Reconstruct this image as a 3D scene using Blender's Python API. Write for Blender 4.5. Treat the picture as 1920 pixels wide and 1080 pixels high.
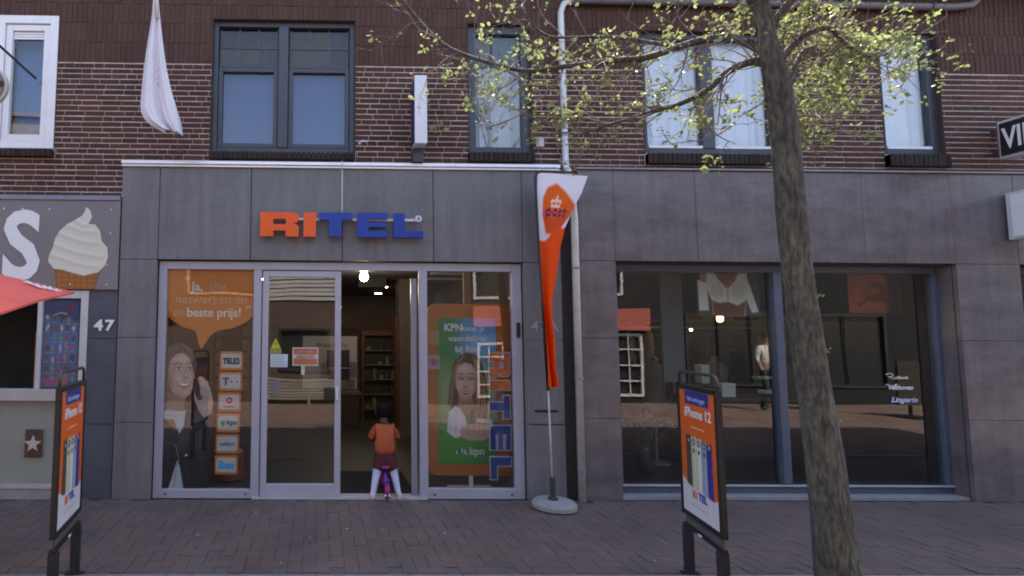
import bpy, bmesh, math, random
import numpy as np
from mathutils import Vector, Matrix
random.seed(7); np.random.seed(7)
S = bpy.context.scene; COL = S.collection
for o in list(bpy.data.objects): bpy.data.objects.remove(o)

# ------------------------------------------------------------------ camera
cam = bpy.data.objects.new('camera', bpy.data.cameras.new('camera')); COL.objects.link(cam)
YAW, PITCH, ROLL = math.radians(.78), math.radians(4.62), math.radians(.40)
fw = Vector((math.sin(YAW)*math.cos(PITCH), math.cos(YAW)*math.cos(PITCH), math.sin(PITCH)))
rt = Vector((math.cos(YAW), -math.sin(YAW), 0)); up = rt.cross(fw)
rt2 = math.cos(ROLL)*rt + math.sin(ROLL)*up; up2 = -math.sin(ROLL)*rt + math.cos(ROLL)*up
M = Matrix((rt2, up2, -fw)).transposed().to_4x4(); M.translation = Vector((0, -5.7, 1.625))
cam.matrix_world = M
cam.data.sensor_width = 36; cam.data.lens = 36*1060/1920; cam.data.shift_x = (960-611)/1920
cam.data.clip_start = .05; cam.data.clip_end = 400
S.camera = cam
# ------------------------------------------------------------------ sky, sun, exposure
SUN_EL, SUN_ROT = math.radians(54.5), math.radians(25)
W = bpy.data.worlds.new('World'); S.world = W; W.use_nodes = True
nt = W.node_tree; bg = nt.nodes['Background']
sky = nt.nodes.new('ShaderNodeTexSky'); sky.sky_type = 'NISHITA'; sky.sun_disc = False
sky.sun_elevation = SUN_EL; sky.sun_rotation = SUN_ROT; sky.air_density = 1.0; sky.dust_density = 1.6; sky.ozone_density = 1.2
nt.links.new(sky.outputs[0], bg.inputs[0]); bg.inputs[1].default_value = .15
sl = bpy.data.lights.new('sun', 'SUN'); sl.energy = 3.4; sl.angle = math.radians(.5); sl.color = (1, .95, .87)
so = bpy.data.objects.new('sun', sl); COL.objects.link(so)
sv = Vector((math.sin(SUN_ROT)*math.cos(SUN_EL), math.cos(SUN_ROT)*math.cos(SUN_EL), math.sin(SUN_EL)))
so.rotation_euler = sv.to_track_quat('Z', 'Y').to_euler(); so.location = sv*40
S.view_settings.view_transform = 'Standard'; S.view_settings.look = 'None'
S.view_settings.gamma = 1; S.view_settings.use_curve_mapping = False
S.view_settings.exposure = 2.22
try: S.view_settings.use_white_balance = True; S.view_settings.white_balance_temperature = 7500; S.view_settings.white_balance_tint = 12
except Exception: pass
try: S.cycles.filter_width = 1.9; S.cycles.max_bounces = 8; S.cycles.transparent_max_bounces = 16
except Exception: pass

# ------------------------------------------------------------------ materials
def srgb(r, g, b):
    f = lambda c: (c/255/12.92) if c/255 <= .04045 else ((c/255+.055)/1.055)**2.4
    return (f(r), f(g), f(b), 1)
MATS = {}
def mat(name, col, rough=.7, var=.15, scale=6., metal=0., spec=.5, bump=0., bscale=60., emit=0., col2=None, streak=None, coat=0., drip=0.):
    if name in MATS: return MATS[name]
    m = bpy.data.materials.new(name); m.use_nodes = True; t = m.node_tree; b = t.nodes['Principled BSDF']
    col = tuple(col)[:3]
    g = t.nodes.new('ShaderNodeNewGeometry')
    n = t.nodes.new('ShaderNodeTexNoise'); n.inputs['Scale'].default_value = scale; n.inputs['Detail'].default_value = 6; n.inputs['Roughness'].default_value = .65
    if streak:
        mp = t.nodes.new('ShaderNodeMapping'); mp.inputs['Rotation'].default_value = streak[0]; mp.inputs['Scale'].default_value = streak[1]
        t.links.new(g.outputs['Position'], mp.inputs[0]); t.links.new(mp.outputs[0], n.inputs['Vector'])
    else: t.links.new(g.outputs['Position'], n.inputs['Vector'])
    r = t.nodes.new('ShaderNodeValToRGB'); r.color_ramp.elements[0].position = .3; r.color_ramp.elements[1].position = .7
    a = tuple(c*(1-var) for c in col)+(1,); c2 = (tuple(col2)[:3]+(1,)) if col2 else tuple(min(1, c*(1+var)) for c in col)+(1,)
    r.color_ramp.elements[0].color = a; r.color_ramp.elements[1].color = c2
    t.links.new(n.outputs[0], r.inputs[0])
    if drip:
        m4 = t.nodes.new('ShaderNodeMapping'); m4.inputs['Scale'].default_value = (7, 7, .55); t.links.new(g.outputs['Position'], m4.inputs[0])
        n4 = t.nodes.new('ShaderNodeTexNoise'); n4.inputs['Scale'].default_value = 1.6; n4.inputs['Detail'].default_value = 8; n4.inputs['Roughness'].default_value = .7; t.links.new(m4.outputs[0], n4.inputs['Vector'])
        n5 = t.nodes.new('ShaderNodeTexNoise'); n5.inputs['Scale'].default_value = 110; n5.inputs['Detail'].default_value = 3; t.links.new(g.outputs['Position'], n5.inputs['Vector'])
        a4 = t.nodes.new('ShaderNodeMath'); a4.operation = 'ADD'; t.links.new(n4.outputs[0], a4.inputs[0]); t.links.new(n5.outputs[0], a4.inputs[1])
        r4 = t.nodes.new('ShaderNodeMapRange'); r4.inputs[1].default_value = .7; r4.inputs[2].default_value = 1.3; r4.inputs[3].default_value = 1-drip; r4.inputs[4].default_value = 1+drip; t.links.new(a4.outputs[0], r4.inputs[0])
        s4 = t.nodes.new('ShaderNodeVectorMath'); s4.operation = 'SCALE'; t.links.new(r.outputs[0], s4.inputs[0]); t.links.new(r4.outputs[0], s4.inputs['Scale']); t.links.new(s4.outputs[0], b.inputs['Base Color'])
    else: t.links.new(r.outputs[0], b.inputs['Base Color'])
    b.inputs['Roughness'].default_value = rough; b.inputs['Metallic'].default_value = metal; b.inputs['Specular IOR Level'].default_value = spec
    if coat: b.inputs['Coat Weight'].default_value = coat; b.inputs['Coat Roughness'].default_value = .08
    if bump:
        n2 = t.nodes.new('ShaderNodeTexNoise'); n2.inputs['Scale'].default_value = bscale; n2.inputs['Detail'].default_value = 5
        t.links.new(g.outputs['Position'], n2.inputs['Vector'])
        bp = t.nodes.new('ShaderNodeBump'); bp.inputs['Strength'].default_value = bump; bp.inputs['Distance'].default_value = .01
        t.links.new(n2.outputs[0], bp.inputs['Height']); t.links.new(bp.outputs[0], b.inputs['Normal'])
    if emit:
        b.inputs['Emission Color'].default_value = col+(1,); b.inputs['Emission Strength'].default_value = emit
    MATS[name] = m; return m
def piece_mat(name, cols, rough=.85, stuff=False, bump=.3, nscale=40., dirt=.3):
    """colour picked per piece: from the object's random number, or from the 'tone' attribute on joined pieces"""
    key = name + ('_j' if stuff else '')
    if key in MATS: return MATS[key]
    m = bpy.data.materials.new(key); m.use_nodes = True; t = m.node_tree; b = t.nodes['Principled BSDF']
    if stuff:
        s = t.nodes.new('ShaderNodeAttribute'); s.attribute_name = 'tone'; src = s.outputs['Fac']
    else:
        s = t.nodes.new('ShaderNodeObjectInfo'); src = s.outputs['Random']
    r = t.nodes.new('ShaderNodeValToRGB'); r.color_ramp.interpolation = 'LINEAR'
    els = r.color_ramp.elements
    while len(els) < len(cols): els.new(.5)
    for i, c in enumerate(cols):
        els[i].position = i/(len(cols)-1); els[i].color = tuple(c)[:3]+(1,)
    t.links.new(src, r.inputs[0])
    g = t.nodes.new('ShaderNodeNewGeometry')
    n = t.nodes.new('ShaderNodeTexNoise'); n.inputs['Scale'].default_value = nscale; n.inputs['Detail'].default_value = 5
    n3 = t.nodes.new('ShaderNodeTexNoise'); n3.inputs['Scale'].default_value = 1.3; n3.inputs['Detail'].default_value = 4
    t.links.new(g.outputs['Position'], n.inputs['Vector']); t.links.new(g.outputs['Position'], n3.inputs['Vector'])
    ad = t.nodes.new('ShaderNodeMath'); ad.operation = 'ADD'; t.links.new(n.outputs[0], ad.inputs[0]); t.links.new(n3.outputs[0], ad.inputs[1])
    mr = t.nodes.new('ShaderNodeMapRange'); mr.inputs[1].default_value = .6; mr.inputs[2].default_value = 1.4; mr.inputs[3].default_value = 1-dirt; mr.inputs[4].default_value = 1+dirt
    t.links.new(ad.outputs[0], mr.inputs[0])
    mx = t.nodes.new('ShaderNodeVectorMath'); mx.operation = 'SCALE'; t.links.new(r.outputs[0], mx.inputs[0]); t.links.new(mr.outputs[0], mx.inputs['Scale'])
    t.links.new(mx.outputs[0], b.inputs['Base Color']); b.inputs['Roughness'].default_value = rough; b.inputs['Specular IOR Level'].default_value = .3
    bp = t.nodes.new('ShaderNodeBump'); bp.inputs['Strength'].default_value = bump; bp.inputs['Distance'].default_value = .004
    t.links.new(n.outputs[0], bp.inputs['Height']); t.links.new(bp.outputs[0], b.inputs['Normal'])
    MATS[key] = m; return m
def glass_mat(name, ior=1.75, tint=(.9, .93, .93), rough=.004, wav=.0):
    if name in MATS: return MATS[name]
    m = bpy.data.materials.new(name); m.use_nodes = True; t = m.node_tree; t.nodes.clear()
    o = t.nodes.new('ShaderNodeOutputMaterial'); mi = t.nodes.new('ShaderNodeMixShader'); tr = t.nodes.new('ShaderNodeBsdfTransparent'); gl = t.nodes.new('ShaderNodeBsdfGlossy')
    lw = t.nodes.new('ShaderNodeLayerWeight'); lw.inputs[0].default_value = .5; f0 = ((ior-1)/(ior+1))**2
    pw = t.nodes.new('ShaderNodeMath'); pw.operation = 'POWER'; pw.inputs[1].default_value = 4.5; t.links.new(lw.outputs['Facing'], pw.inputs[0])
    fr = t.nodes.new('ShaderNodeMath'); fr.operation = 'MULTIPLY_ADD'; fr.inputs[1].default_value = 1-f0; fr.inputs[2].default_value = f0; t.links.new(pw.outputs[0], fr.inputs[0])
    tr.inputs[0].default_value = tint+(1,); gl.inputs['Roughness'].default_value = rough; gl.inputs[0].default_value = (1, 1, 1, 1)
    g = t.nodes.new('ShaderNodeNewGeometry'); n = t.nodes.new('ShaderNodeTexNoise'); n.inputs['Scale'].default_value = 1.1; n.inputs['Detail'].default_value = 1
    t.links.new(g.outputs['Position'], n.inputs['Vector'])
    bp = t.nodes.new('ShaderNodeBump'); bp.inputs['Strength'].default_value = 1; bp.inputs['Distance'].default_value = wav
    t.links.new(n.outputs[0], bp.inputs['Height'])
    t.links.new(bp.outputs[0], gl.inputs['Normal'])
    t.links.new(fr.outputs[0], mi.inputs[0]); t.links.new(tr.outputs[0], mi.inputs[1]); t.links.new(gl.outputs[0], mi.inputs[2]); t.links.new(mi.outputs[0], o.inputs[0])
    MATS[name] = m; return m
def print_mat(name, rough=.45, gloss=.4):
    """printed sheet: the picture is stored as a colour per grid point"""
    if name in MATS: return MATS[name]
    m = bpy.data.materials.new(name); m.use_nodes = True; t = m.node_tree; b = t.nodes['Principled BSDF']
    a = t.nodes.new('ShaderNodeAttribute'); a.attribute_name = 'ink'; t.links.new(a.outputs['Color'], b.inputs['Base Color'])
    b.inputs['Roughness'].default_value = rough; b.inputs['Specular IOR Level'].default_value = gloss
    MATS[name] = m; return m
def leaf_mat(name, c, tl):
    if name in MATS: return MATS[name]
    m = bpy.data.materials.new(name); m.use_nodes = True; t = m.node_tree; t.nodes.clear()
    o = t.nodes.new('ShaderNodeOutputMaterial'); d = t.nodes.new('ShaderNodeBsdfDiffuse'); tr = t.nodes.new('ShaderNodeBsdfTranslucent'); mi = t.nodes.new('ShaderNodeMixShader')
    a = t.nodes.new('ShaderNodeAttribute'); a.attribute_name = 'tone'
    r = t.nodes.new('ShaderNodeValToRGB'); r.color_ramp.elements[0].color = tuple(x*.55 for x in c)+(1,); r.color_ramp.elements[1].color = (c[0]*1.25, c[1]*1.1, c[2]*1.1, 1)
    t.links.new(a.outputs['Fac'], r.inputs[0]); t.links.new(r.outputs[0], d.inputs[0]); t.links.new(r.outputs[0], tr.inputs[0])
    gl = t.nodes.new('ShaderNodeBsdfGlossy'); gl.inputs['Roughness'].default_value = .35; m2 = t.nodes.new('ShaderNodeMixShader'); m2.inputs[0].default_value = .05
    mi.inputs[0].default_value = tl; t.links.new(d.outputs[0], mi.inputs[1]); t.links.new(tr.outputs[0], mi.inputs[2]); t.links.new(mi.outputs[0], m2.inputs[1]); t.links.new(gl.outputs[0], m2.inputs[2]); t.links.new(m2.outputs[0], o.inputs[0])
    MATS[name] = m; return m

bluestone = mat('bluestone', (.152, .148, .158), .55, .16, 1.6, bump=.15, bscale=90, spec=.4, drip=.26)
bluestone2 = mat('bluestone_dark', (.075, .082, .108), .55, .2, 2.5, bump=.15, bscale=90, spec=.4)
granite = mat('brown_granite', (.142, .122, .132), .22, .26, 2.2, spec=.55, bump=.03, bscale=200, streak=((0, .9, 0), (1.0, 1.0, 2.2)), drip=.24)
alu = mat('alu_frame', (.36, .355, .43), .42, .05, 5, spec=.5)
alu_bright = mat('alu_cap', (.80, .80, .86), .3, .06, 2, metal=.35)
dark_gap = mat('dark_gap', (.02, .018, .02), .9, .2)
bluegrey = mat('bluegrey_paint', (.085, .105, .155), .4, .12, 5)
greyframe = mat('grey_window_paint', (.044, .049, .068), .45, .12, 6)
whiteframe = mat('white_window_paint', (.70, .70, .74), .35, .05, 5)
cream = mat('cream_paint', (.47, .43, .42), .55, .12, 5)
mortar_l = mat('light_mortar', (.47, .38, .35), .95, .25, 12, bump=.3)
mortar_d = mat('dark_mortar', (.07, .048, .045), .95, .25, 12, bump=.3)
white_pl = mat('white_plastic', (.66, .66, .72), .4, .04)
black_pl = mat('black_plastic', (.012, .012, .014), .4, .1)
darkgrey = mat('dark_grey_metal', (.04, .042, .05), .45, .1)
grey_metal = mat('grey_metal', (.27, .26, .28), .4, .15, 8, metal=.5)
zinc = mat('pale_zinc_pipe', (.56, .55, .55), .45, .15, 9, metal=.2)
chrome = mat('chrome', (.6, .6, .6), .15, .05, metal=1)
orange = mat('orange_plastic', (.80, .10, .012), .35, .05)
orange_d = mat('orange_vinyl', (.62, .17, .012), .5, .06)
blue_pl = mat('blue_plastic', (.001, .038, .30), .35, .05)
red_cl = mat('red_canvas', (.68, .11, .085), .85, .1, 4)
white_cl = mat('white_cloth', (.66, .64, .70), .9, .05, 4)
orange_cl = mat('orange_cloth', (.85, .10, .012), .8, .12, 5)
ink_w = mat('white_ink', (.72, .72, .74), .6, .02)
ink_b = mat('black_ink', (.01, .012, .016), .6, .02)
ink_o = mat('orange_ink', (.75, .14, .02), .6, .02)
ink_blue = mat('blue_ink', (.01, .05, .32), .6, .02)
ink_purple = mat('purple_ink', (.13, .02, .14), .6, .02)
ink_teal = mat('cyan_ink', (.03, .25, .5), .6, .02)
ink_red = mat('red_ink', (.5, .02, .03), .6, .02)
ink_green = mat('green_ink', (.03, .3, .08), .6, .02)
PRINT = print_mat('print'); PRINTG = print_mat('print_matt', .8, .2)
GL_SHOP = glass_mat('shop_glass', 1.85, (.82, .86, .86), .003, .0035)
GL_UP = glass_mat('upper_glass', 1.75, (.75, .8, .85), .004, .002)
GL_DARK = glass_mat('tinted_shop_glass', 1.9, (.82, .86, .86), .003, .0015)

# ------------------------------------------------------------------ mesh builder
class MB:
    def __init__(s): s.v = []; s.f = []; s.t = []
    def add(s, vs, fs, tone=0.):
        n = len(s.v); s.v += [tuple(v) for v in vs]; s.f += [tuple(i+n for i in f) for f in fs]; s.t += [tone]*len(vs); return s
    def box(s, x0, x1, y0, y1, z0, z1, tone=0., ch=0.):
        if ch <= 0:
            return s.add([(x0,y0,z0),(x1,y0,z0),(x1,y1,z0),(x0,y1,z0),(x0,y0,z1),(x1,y0,z1),(x1,y1,z1),(x0,y1,z1)],
                         [(0,3,2,1),(4,5,6,7),(0,1,5,4),(1,2,6,5),(2,3,7,6),(3,0,4,7)], tone)
        c = ch   # chamfer round the front (y0) face
        v = [(x0+c,y0,z0+c),(x1-c,y0,z0+c),(x1-c,y0,z1-c),(x0+c,y0,z1-c),(x0,y0+c,z0),(x1,y0+c,z0),(x1,y0+c,z1),(x0,y0+c,z1),(x0,y1,z0),(x1,y1,z0),(x1,y1,z1),(x0,y1,z1)]
        f = [(0,1,2,3),(0,4,5,1),(1,5,6,2),(2,6,7,3),(3,7,4,0),(4,8,9,5),(5,9,10,6),(6,10,11,7),(7,11,8,4),(8,11,10,9)]
        return s.add(v, f, tone)
    def tube(s, pts, rad, n=10, cap=True, tone=0.):
        pts = [Vector(p) for p in pts]; N = len(pts)
        if not hasattr(rad, '__len__'): rad = [rad]*N
        vs = []; ref = Vector((0, 0, 1))
        d0 = (pts[1]-pts[0]).normalized()
        if abs(d0.dot(ref)) > .9: ref = Vector((1, 0, 0))
        a = d0.cross(ref).normalized()
        for i, p in enumerate(pts):
            d = (pts[min(i+1, N-1)]-pts[max(i-1, 0)]).normalized()
            a = (a-d*a.dot(d)).normalized(); b = d.cross(a)
            for k in range(n):
                t = 2*math.pi*k/n; vs.append(p+(a*math.cos(t)+b*math.sin(t))*rad[i])
        fs = [(i*n+k, i*n+(k+1)%n, (i+1)*n+(k+1)%n, (i+1)*n+k) for i in range(N-1) for k in range(n)]
        if cap: fs += [tuple(range(n-1, -1, -1)), tuple(range((N-1)*n, N*n))]
        return s.add(vs, fs, tone)
    def lathe(s, prof, c=(0, 0, 0), n=32, axis='z'):
        vs = []
        for r, h in prof:
            for k in range(n):
                t = 2*math.pi*k/n; x, y = r*math.cos(t), r*math.sin(t)
                vs.append((c[0]+x, c[1]+y, c[2]+h) if axis == 'z' else ((c[0]+x, c[1]+h, c[2]+y) if axis == 'y' else (c[0]+h, c[1]+x, c[2]+y)))
        m = len(prof)
        fs = [(i*n+k, i*n+(k+1)%n, (i+1)*n+(k+1)%n, (i+1)*n+k) for i in range(m-1) for k in range(n)]
        fs += [tuple(range(n-1, -1, -1)), tuple(range((m-1)*n, m*n))]
        return s.add(vs, fs)
    def loft(s, rings, close=True, cap=True):
        n = len(rings[0]); vs = [v for r in rings for v in r]
        fs = [(i*n+k, i*n+(k+1)%n, (i+1)*n+(k+1)%n, (i+1)*n+k) for i in range(len(rings)-1) for k in range(n if close else n-1)]
        if cap: fs += [tuple(range(n-1, -1, -1)), tuple(range((len(rings)-1)*n, len(rings)*n))]
        return s.add(vs, fs)
    def mesh(s, name, m, smooth=False, tone=False):
        me = bpy.data.meshes.new(name); me.from_pydata(s.v, [], s.f); me.materials.append(m)
        if smooth: me.polygons.foreach_set('use_smooth', [True]*len(me.polygons))
        if tone:
            a = me.attributes.new('tone', 'FLOAT', 'POINT'); a.data.foreach_set('value', s.t)
        me.update(); return me
    def obj(s, name, m, parent=None, smooth=False, tone=False, normals=True):
        me = s.mesh(name, m, smooth, tone)
        if normals:
            bm = bmesh.new(); bm.from_mesh(me); bmesh.ops.recalc_face_normals(bm, faces=bm.faces); bm.to_mesh(me); bm.free()
        return link(name, me, parent)
def link(name, me, parent=None):
    o = bpy.data.objects.new(name, me); COL.objects.link(o)
    if parent: attach(o, parent)
    return o
def attach(o, p):
    o.parent = p
    root = p
    loc = Vector(p['_base']) if '_base' in p else Vector((0, 0, 0))
    if '_base' in p: o.matrix_parent_inverse = Matrix.Translation(-loc)
def tag(o, label=None, cat=None, group=None, kind=None):
    if label: o['label'] = label
    if cat: o['category'] = cat
    if group: o['group'] = group
    if kind: o['kind'] = kind
    return o
def thing(name, label, cat, base=(0, 0, 0), group=None):
    o = bpy.data.objects.new(name, None); COL.objects.link(o); o.location = base; o['_base'] = tuple(base); o.empty_display_size = .1
    return tag(o, label, cat, group)
def clean():
    for o in bpy.data.objects:
        if '_base' in o: del o['_base']
def copy_tree(o, parent=None):
    c = o.copy(); COL.objects.link(c)
    if parent: c.parent = parent
    for ch in [x for x in bpy.data.objects if x.parent == o]: copy_tree(ch, c)
    return c
def bx(name, m, a, parent=None, ch=0.): return MB().box(*a, ch=ch).obj(name, m, parent)
def struct(o): o['kind'] = 'structure'; return o
def bevel(o, w=.004, seg=2):
    b = o.modifiers.new('bevel', 'BEVEL'); b.width = w; b.segments = seg; b.limit_method = 'ANGLE'; b.angle_limit = math.radians(40); return o
def curve_mesh(splines, depth, bev=0.):
    cu = bpy.data.curves.new('tmp', 'CURVE'); cu.dimensions = '2D'; cu.fill_mode = 'BOTH'; cu.extrude = depth/2; cu.bevel_depth = bev
    for sp in splines:
        s = cu.splines.new('POLY'); s.points.add(len(sp)-1); s.use_cyclic_u = True
        for i, p in enumerate(sp): s.points[i].co = (p[0], p[1], 0, 1)
    o = bpy.data.objects.new('tmp', cu); COL.objects.link(o)
    me = bpy.data.meshes.new_from_object(o); bpy.data.objects.remove(o); return me
def face_cam(me, x, y, z, rot=0., rotz=0., sx=1., sy=1.):
    """turn a flat XY mesh to stand in the XZ plane facing -y"""
    mt = Matrix.Translation((x, y, z)) @ Matrix.Rotation(rotz, 4, 'Z') @ Matrix.Rotation(math.pi/2, 4, 'X') @ Matrix.Rotation(rot, 4, 'Z') @ Matrix.Diagonal((sx, sy, 1, 1))
    me.transform(mt); return me
def text(name, s, h, m, x, y, z, parent=None, align='LEFT', depth=.002, bold=0., sx=1., rot=0., rotz=0., shear=0., spacing=1.):
    cu = bpy.data.curves.new('tmp', 'FONT'); cu.body = s; cu.size = h/.69; cu.extrude = depth/2; cu.offset = bold*h; cu.align_x = align; cu.shear = shear; cu.resolution_u = 3
    cu.space_character = spacing
    o = bpy.data.objects.new('tmp', cu); COL.objects.link(o)
    me = bpy.data.meshes.new_from_object(o); bpy.data.objects.remove(o)
    me.materials.clear(); me.materials.append(m); face_cam(me, x, y, z, rot, rotz, sx)
    me.name = name; return link(name, me, parent)
def flat(name, splines, depth, m, x, y, z, parent=None, bev=0., rot=0., rotz=0.):
    me = curve_mesh(splines, depth, bev); me.materials.clear(); me.materials.append(m); face_cam(me, x, y, z, rot, rotz); me.name = name
    return link(name, me, parent)
def rrect(w, h, r, n=5, cx=0, cy=0):
    p = []
    for (sx, sy, a0) in ((1, 1, 0), (-1, 1, 90), (-1, -1, 180), (1, -1, 270)):
        for k in range(n+1):
            a = math.radians(a0+90*k/n); p.append((cx+sx*(w/2-r)+r*math.cos(a), cy+sy*(h/2-r)+r*math.sin(a)))
    return p

# ------------------------------------------------------------------ printed pictures
class Canvas:
    def __init__(s, u0, u1, v0, v1, res, bg=(1, 1, 1), alpha=1.):
        s.b = (u0, u1, v0, v1); s.nx = int((u1-u0)*res)+1; s.ny = int((v1-v0)*res)+1
        s.U, s.V = np.meshgrid(np.linspace(u0, u1, s.nx), np.linspace(v0, v1, s.ny))
        s.C = np.zeros((s.ny, s.nx, 3)); s.C[:] = bg; s.A = np.full((s.ny, s.nx), float(alpha)); s.px = 1/res
    def put(s, mask, c, k=1., erase=False):
        m = np.clip(mask, 0, 1)*k
        s.C = s.C*(1-m[..., None]) + np.array(c)[None, None, :3]*m[..., None]
        s.A = np.clip(s.A*(1-m) + (0 if erase else 1)*m, 0, 1)
    def ell(s, cx, cy, rx, ry, c, rot=0., soft=1., k=1.):
        a = math.radians(rot); x = (s.U-cx)*math.cos(a)+(s.V-cy)*math.sin(a); y = -(s.U-cx)*math.sin(a)+(s.V-cy)*math.cos(a)
        d = (1-np.sqrt((x/rx)**2+(y/ry)**2))*min(rx, ry); s.put(d/soft+.5, c, k)
    def rect(s, x0, x1, y0, y1, c, soft=.5, k=1.):
        d = np.minimum(np.minimum(s.U-x0, x1-s.U), np.minimum(s.V-y0, y1-s.V)); s.put(d/soft+.5, c, k)
    def poly(s, P, c, soft=1., k=1.):
        P = [(float(a), float(b)) for a, b in P]; ins = np.zeros(s.U.shape, bool); dm = np.full(s.U.shape, 1e9)
        for i in range(len(P)):
            (x1, y1), (x2, y2) = P[i], P[(i+1) % len(P)]
            cond = ((y1 > s.V) != (y2 > s.V)); ins ^= cond & (s.U < (x2-x1)*(s.V-y1)/((y2-y1) or 1e-9)+x1)
            L = (x2-x1)**2+(y2-y1)**2 or 1e-9; t = np.clip(((s.U-x1)*(x2-x1)+(s.V-y1)*(y2-y1))/L, 0, 1)
            dm = np.minimum(dm, np.hypot(s.U-(x1+t*(x2-x1)), s.V-(y1+t*(y2-y1))))
        s.put(np.where(ins, dm, -dm)/soft+.5, c, k)
    def line(s, P, w, c, soft=.7, k=1.):
        dm = np.full(s.U.shape, 1e9)
        for (x1, y1), (x2, y2) in zip(P, P[1:]):
            L = (x2-x1)**2+(y2-y1)**2 or 1e-9; t = np.clip(((s.U-x1)*(x2-x1)+(s.V-y1)*(y2-y1))/L, 0, 1)
            dm = np.minimum(dm, np.hypot(s.U-(x1+t*(x2-x1)), s.V-(y1+t*(y2-y1))))
        s.put((w/2-dm)/soft+.5, c, k)
    def obj(s, name, x0, x1, y, ztop, zbot, m=None, parent=None, fn=None):
        g_ = np.random.RandomState(5).rand(s.ny, s.nx)*.10+.95; s.C = s.C*g_[..., None]
        X = x0+(s.U-s.b[0])/(s.b[1]-s.b[0])*(x1-x0); Z = ztop+(s.V-s.b[2])/(s.b[3]-s.b[2])*(zbot-ztop)
        Y = np.full(X.shape, y)
        if fn: X, Y, Z = fn(X, Y, Z)
        v = np.stack([X, Y, Z], -1).reshape(-1, 3)
        i = np.arange(s.nx*s.ny).reshape(s.ny, s.nx)
        q = np.stack([i[:-1, :-1], i[1:, :-1], i[1:, 1:], i[:-1, 1:]], -1).reshape(-1, 4)
        al = s.A.reshape(-1)[q].mean(1); q = q[al > .5]
        me = bpy.data.meshes.new(name); me.from_pydata(v.tolist(), [], q.tolist()); me.materials.append(m or PRINT)
        a = me.color_attributes.new('ink', 'FLOAT_COLOR', 'POINT')
        c = np.concatenate([np.clip(s.C, 0, 1), np.ones(s.U.shape+(1,))], -1).astype(np.float32).reshape(-1); a.data.foreach_set('color', c)
        me.update(); return link(name, me, parent)
def L(r, g, b): return srgb(r, g, b)[:3]

# ------------------------------------------------------------------ pavement, kerb, road
def paver_mb(mb, cx, cy, ln, wd, ang, z, tone):
    c = .004; h = .03; a, b = ln/2-.0012, wd/2-.0012
    pts = [(-a, -b), (a, -b), (a, b), (-a, b)]; ca, sa = math.cos(ang), math.sin(ang)
    def tr(x, y, zz): return (cx+x*ca-y*sa, cy+x*sa+y*ca, zz)
    vs = [tr(x*(1-c/a), y*(1-c/b), z) for x, y in pts]+[tr(x, y, z-.003) for x, y in pts]+[tr(x, y, z-h) for x, y in pts]
    fs = [(0, 1, 2, 3)]+[(k, k+4, (k+1) % 4+4, (k+1) % 4) for k in range(4)]+[(k+4, k+8, (k+1) % 4+8, (k+1) % 4+4) for k in range(4)]
    mb.add(vs, fs, tone)
PCOL = [(.108, .082, .078), (.124, .088, .083), (.132, .087, .080), (.116, .088, .084), (.138, .094, .086), (.108, .084, .081), (.124, .094, .090)]
RCOL = [(.15, .10, .09), (.19, .125, .11), (.14, .11, .10), (.21, .15, .135)]
pavement = struct(bx('pavement', mat('paving_sand', (.108, .084, .078), .95, .3, 30), (-12, 16, -1.72, .02, -.2, -.008)))
kerb = struct(bx('kerb', mat('kerb_bed', (.05, .05, .055), .95), (-12, 16, -1.86, -1.725, -.2, -.01)))
road = struct(bx('road', mat('road_sand', (.14, .11, .10), .95, .3, 30), (-60, 60, -60, -1.865, -.2, -.008)))
bed2 = struct(bx('ground', mat('ground_sand', (.12, .1, .09), .95, .3, 30), (-60, 60, -1.865, 60, -.5, -.21)))
def herring(x0, x1, y0, y1, Lb=.2):
    w = Lb/2; out = []
    n = int(max(x1-x0, y1-y0)/w)+8
    i0, i1 = int(x0/w)-4, int(x1/w)+4; j0, j1 = int(y0/w)-4, int(y1/w)+4
    for j in range(j0, j1):
        for i in range(i0, i1):
            k = (i-j) % 4
            if k == 0: out.append(((i+1)*w, (j+.5)*w, 0.))
            elif k == 2: pass
            if (i-j) % 4 == 3: out.append(((i+.5)*w, (j+1)*w, math.pi/2))
    return [(x, y, a) for x, y, a in out if x0 <= x <= x1 and y0 <= y <= y1]
spots = []
JIT = random.Random(3)
for x, y, a in herring(-5.5, 10.5, -1.67, -.03):
    hx, hy = (.1, .05) if a == 0 else (.05, .1)
    if y-hy < -1.722 or y+hy > .0: continue
    spots.append((x, y, a))
vis = sorted([s for s in spots if -2.9 < s[0] < 6.6], key=lambda s: s[1]*1.0+abs(s[0]-2)*.02)
single = set(vis[:300]); mj = MB()
pm = MB(); paver_mb(pm, 0, 0, .2, .1, 0, 0, 0); pme = pm.mesh('paver', piece_mat('clinker', PCOL, .8, False, .5, 60, .35))
for s in spots:
    z = JIT.uniform(-.0025, .0025)
    if s in single:
        o = link('paver', pme, pavement); o.location = (s[0], s[1], z); o.rotation_euler = (JIT.uniform(-.008, .008), JIT.uniform(-.008, .008), s[2]+JIT.uniform(-.01, .01))
    else: paver_mb(mj, s[0], s[1], .2, .1, s[2]+JIT.uniform(-.01, .01), z, JIT.random())
tag(mj.obj('paver_field', piece_mat('clinker', PCOL, .8, True, .5, 60, .35), pavement, tone=True, normals=False), kind='stuff')
mk = MB().box(0, .994, 0, .13, -.06, .002); mkm = bevel(mk.obj('kerb_stone', mat('kerb_concrete', (.17, .17, .19), .85, .2, 14, bump=.3), kerb))
for i in range(-5, 11):
    o = mkm if i == -5 else link('kerb_stone', mkm.data, kerb)
    if i != -5: bevel(o)
    o.location = (i*1.0, -1.857, 0)
mr_ = MB(); r2 = random.Random(5)
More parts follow.
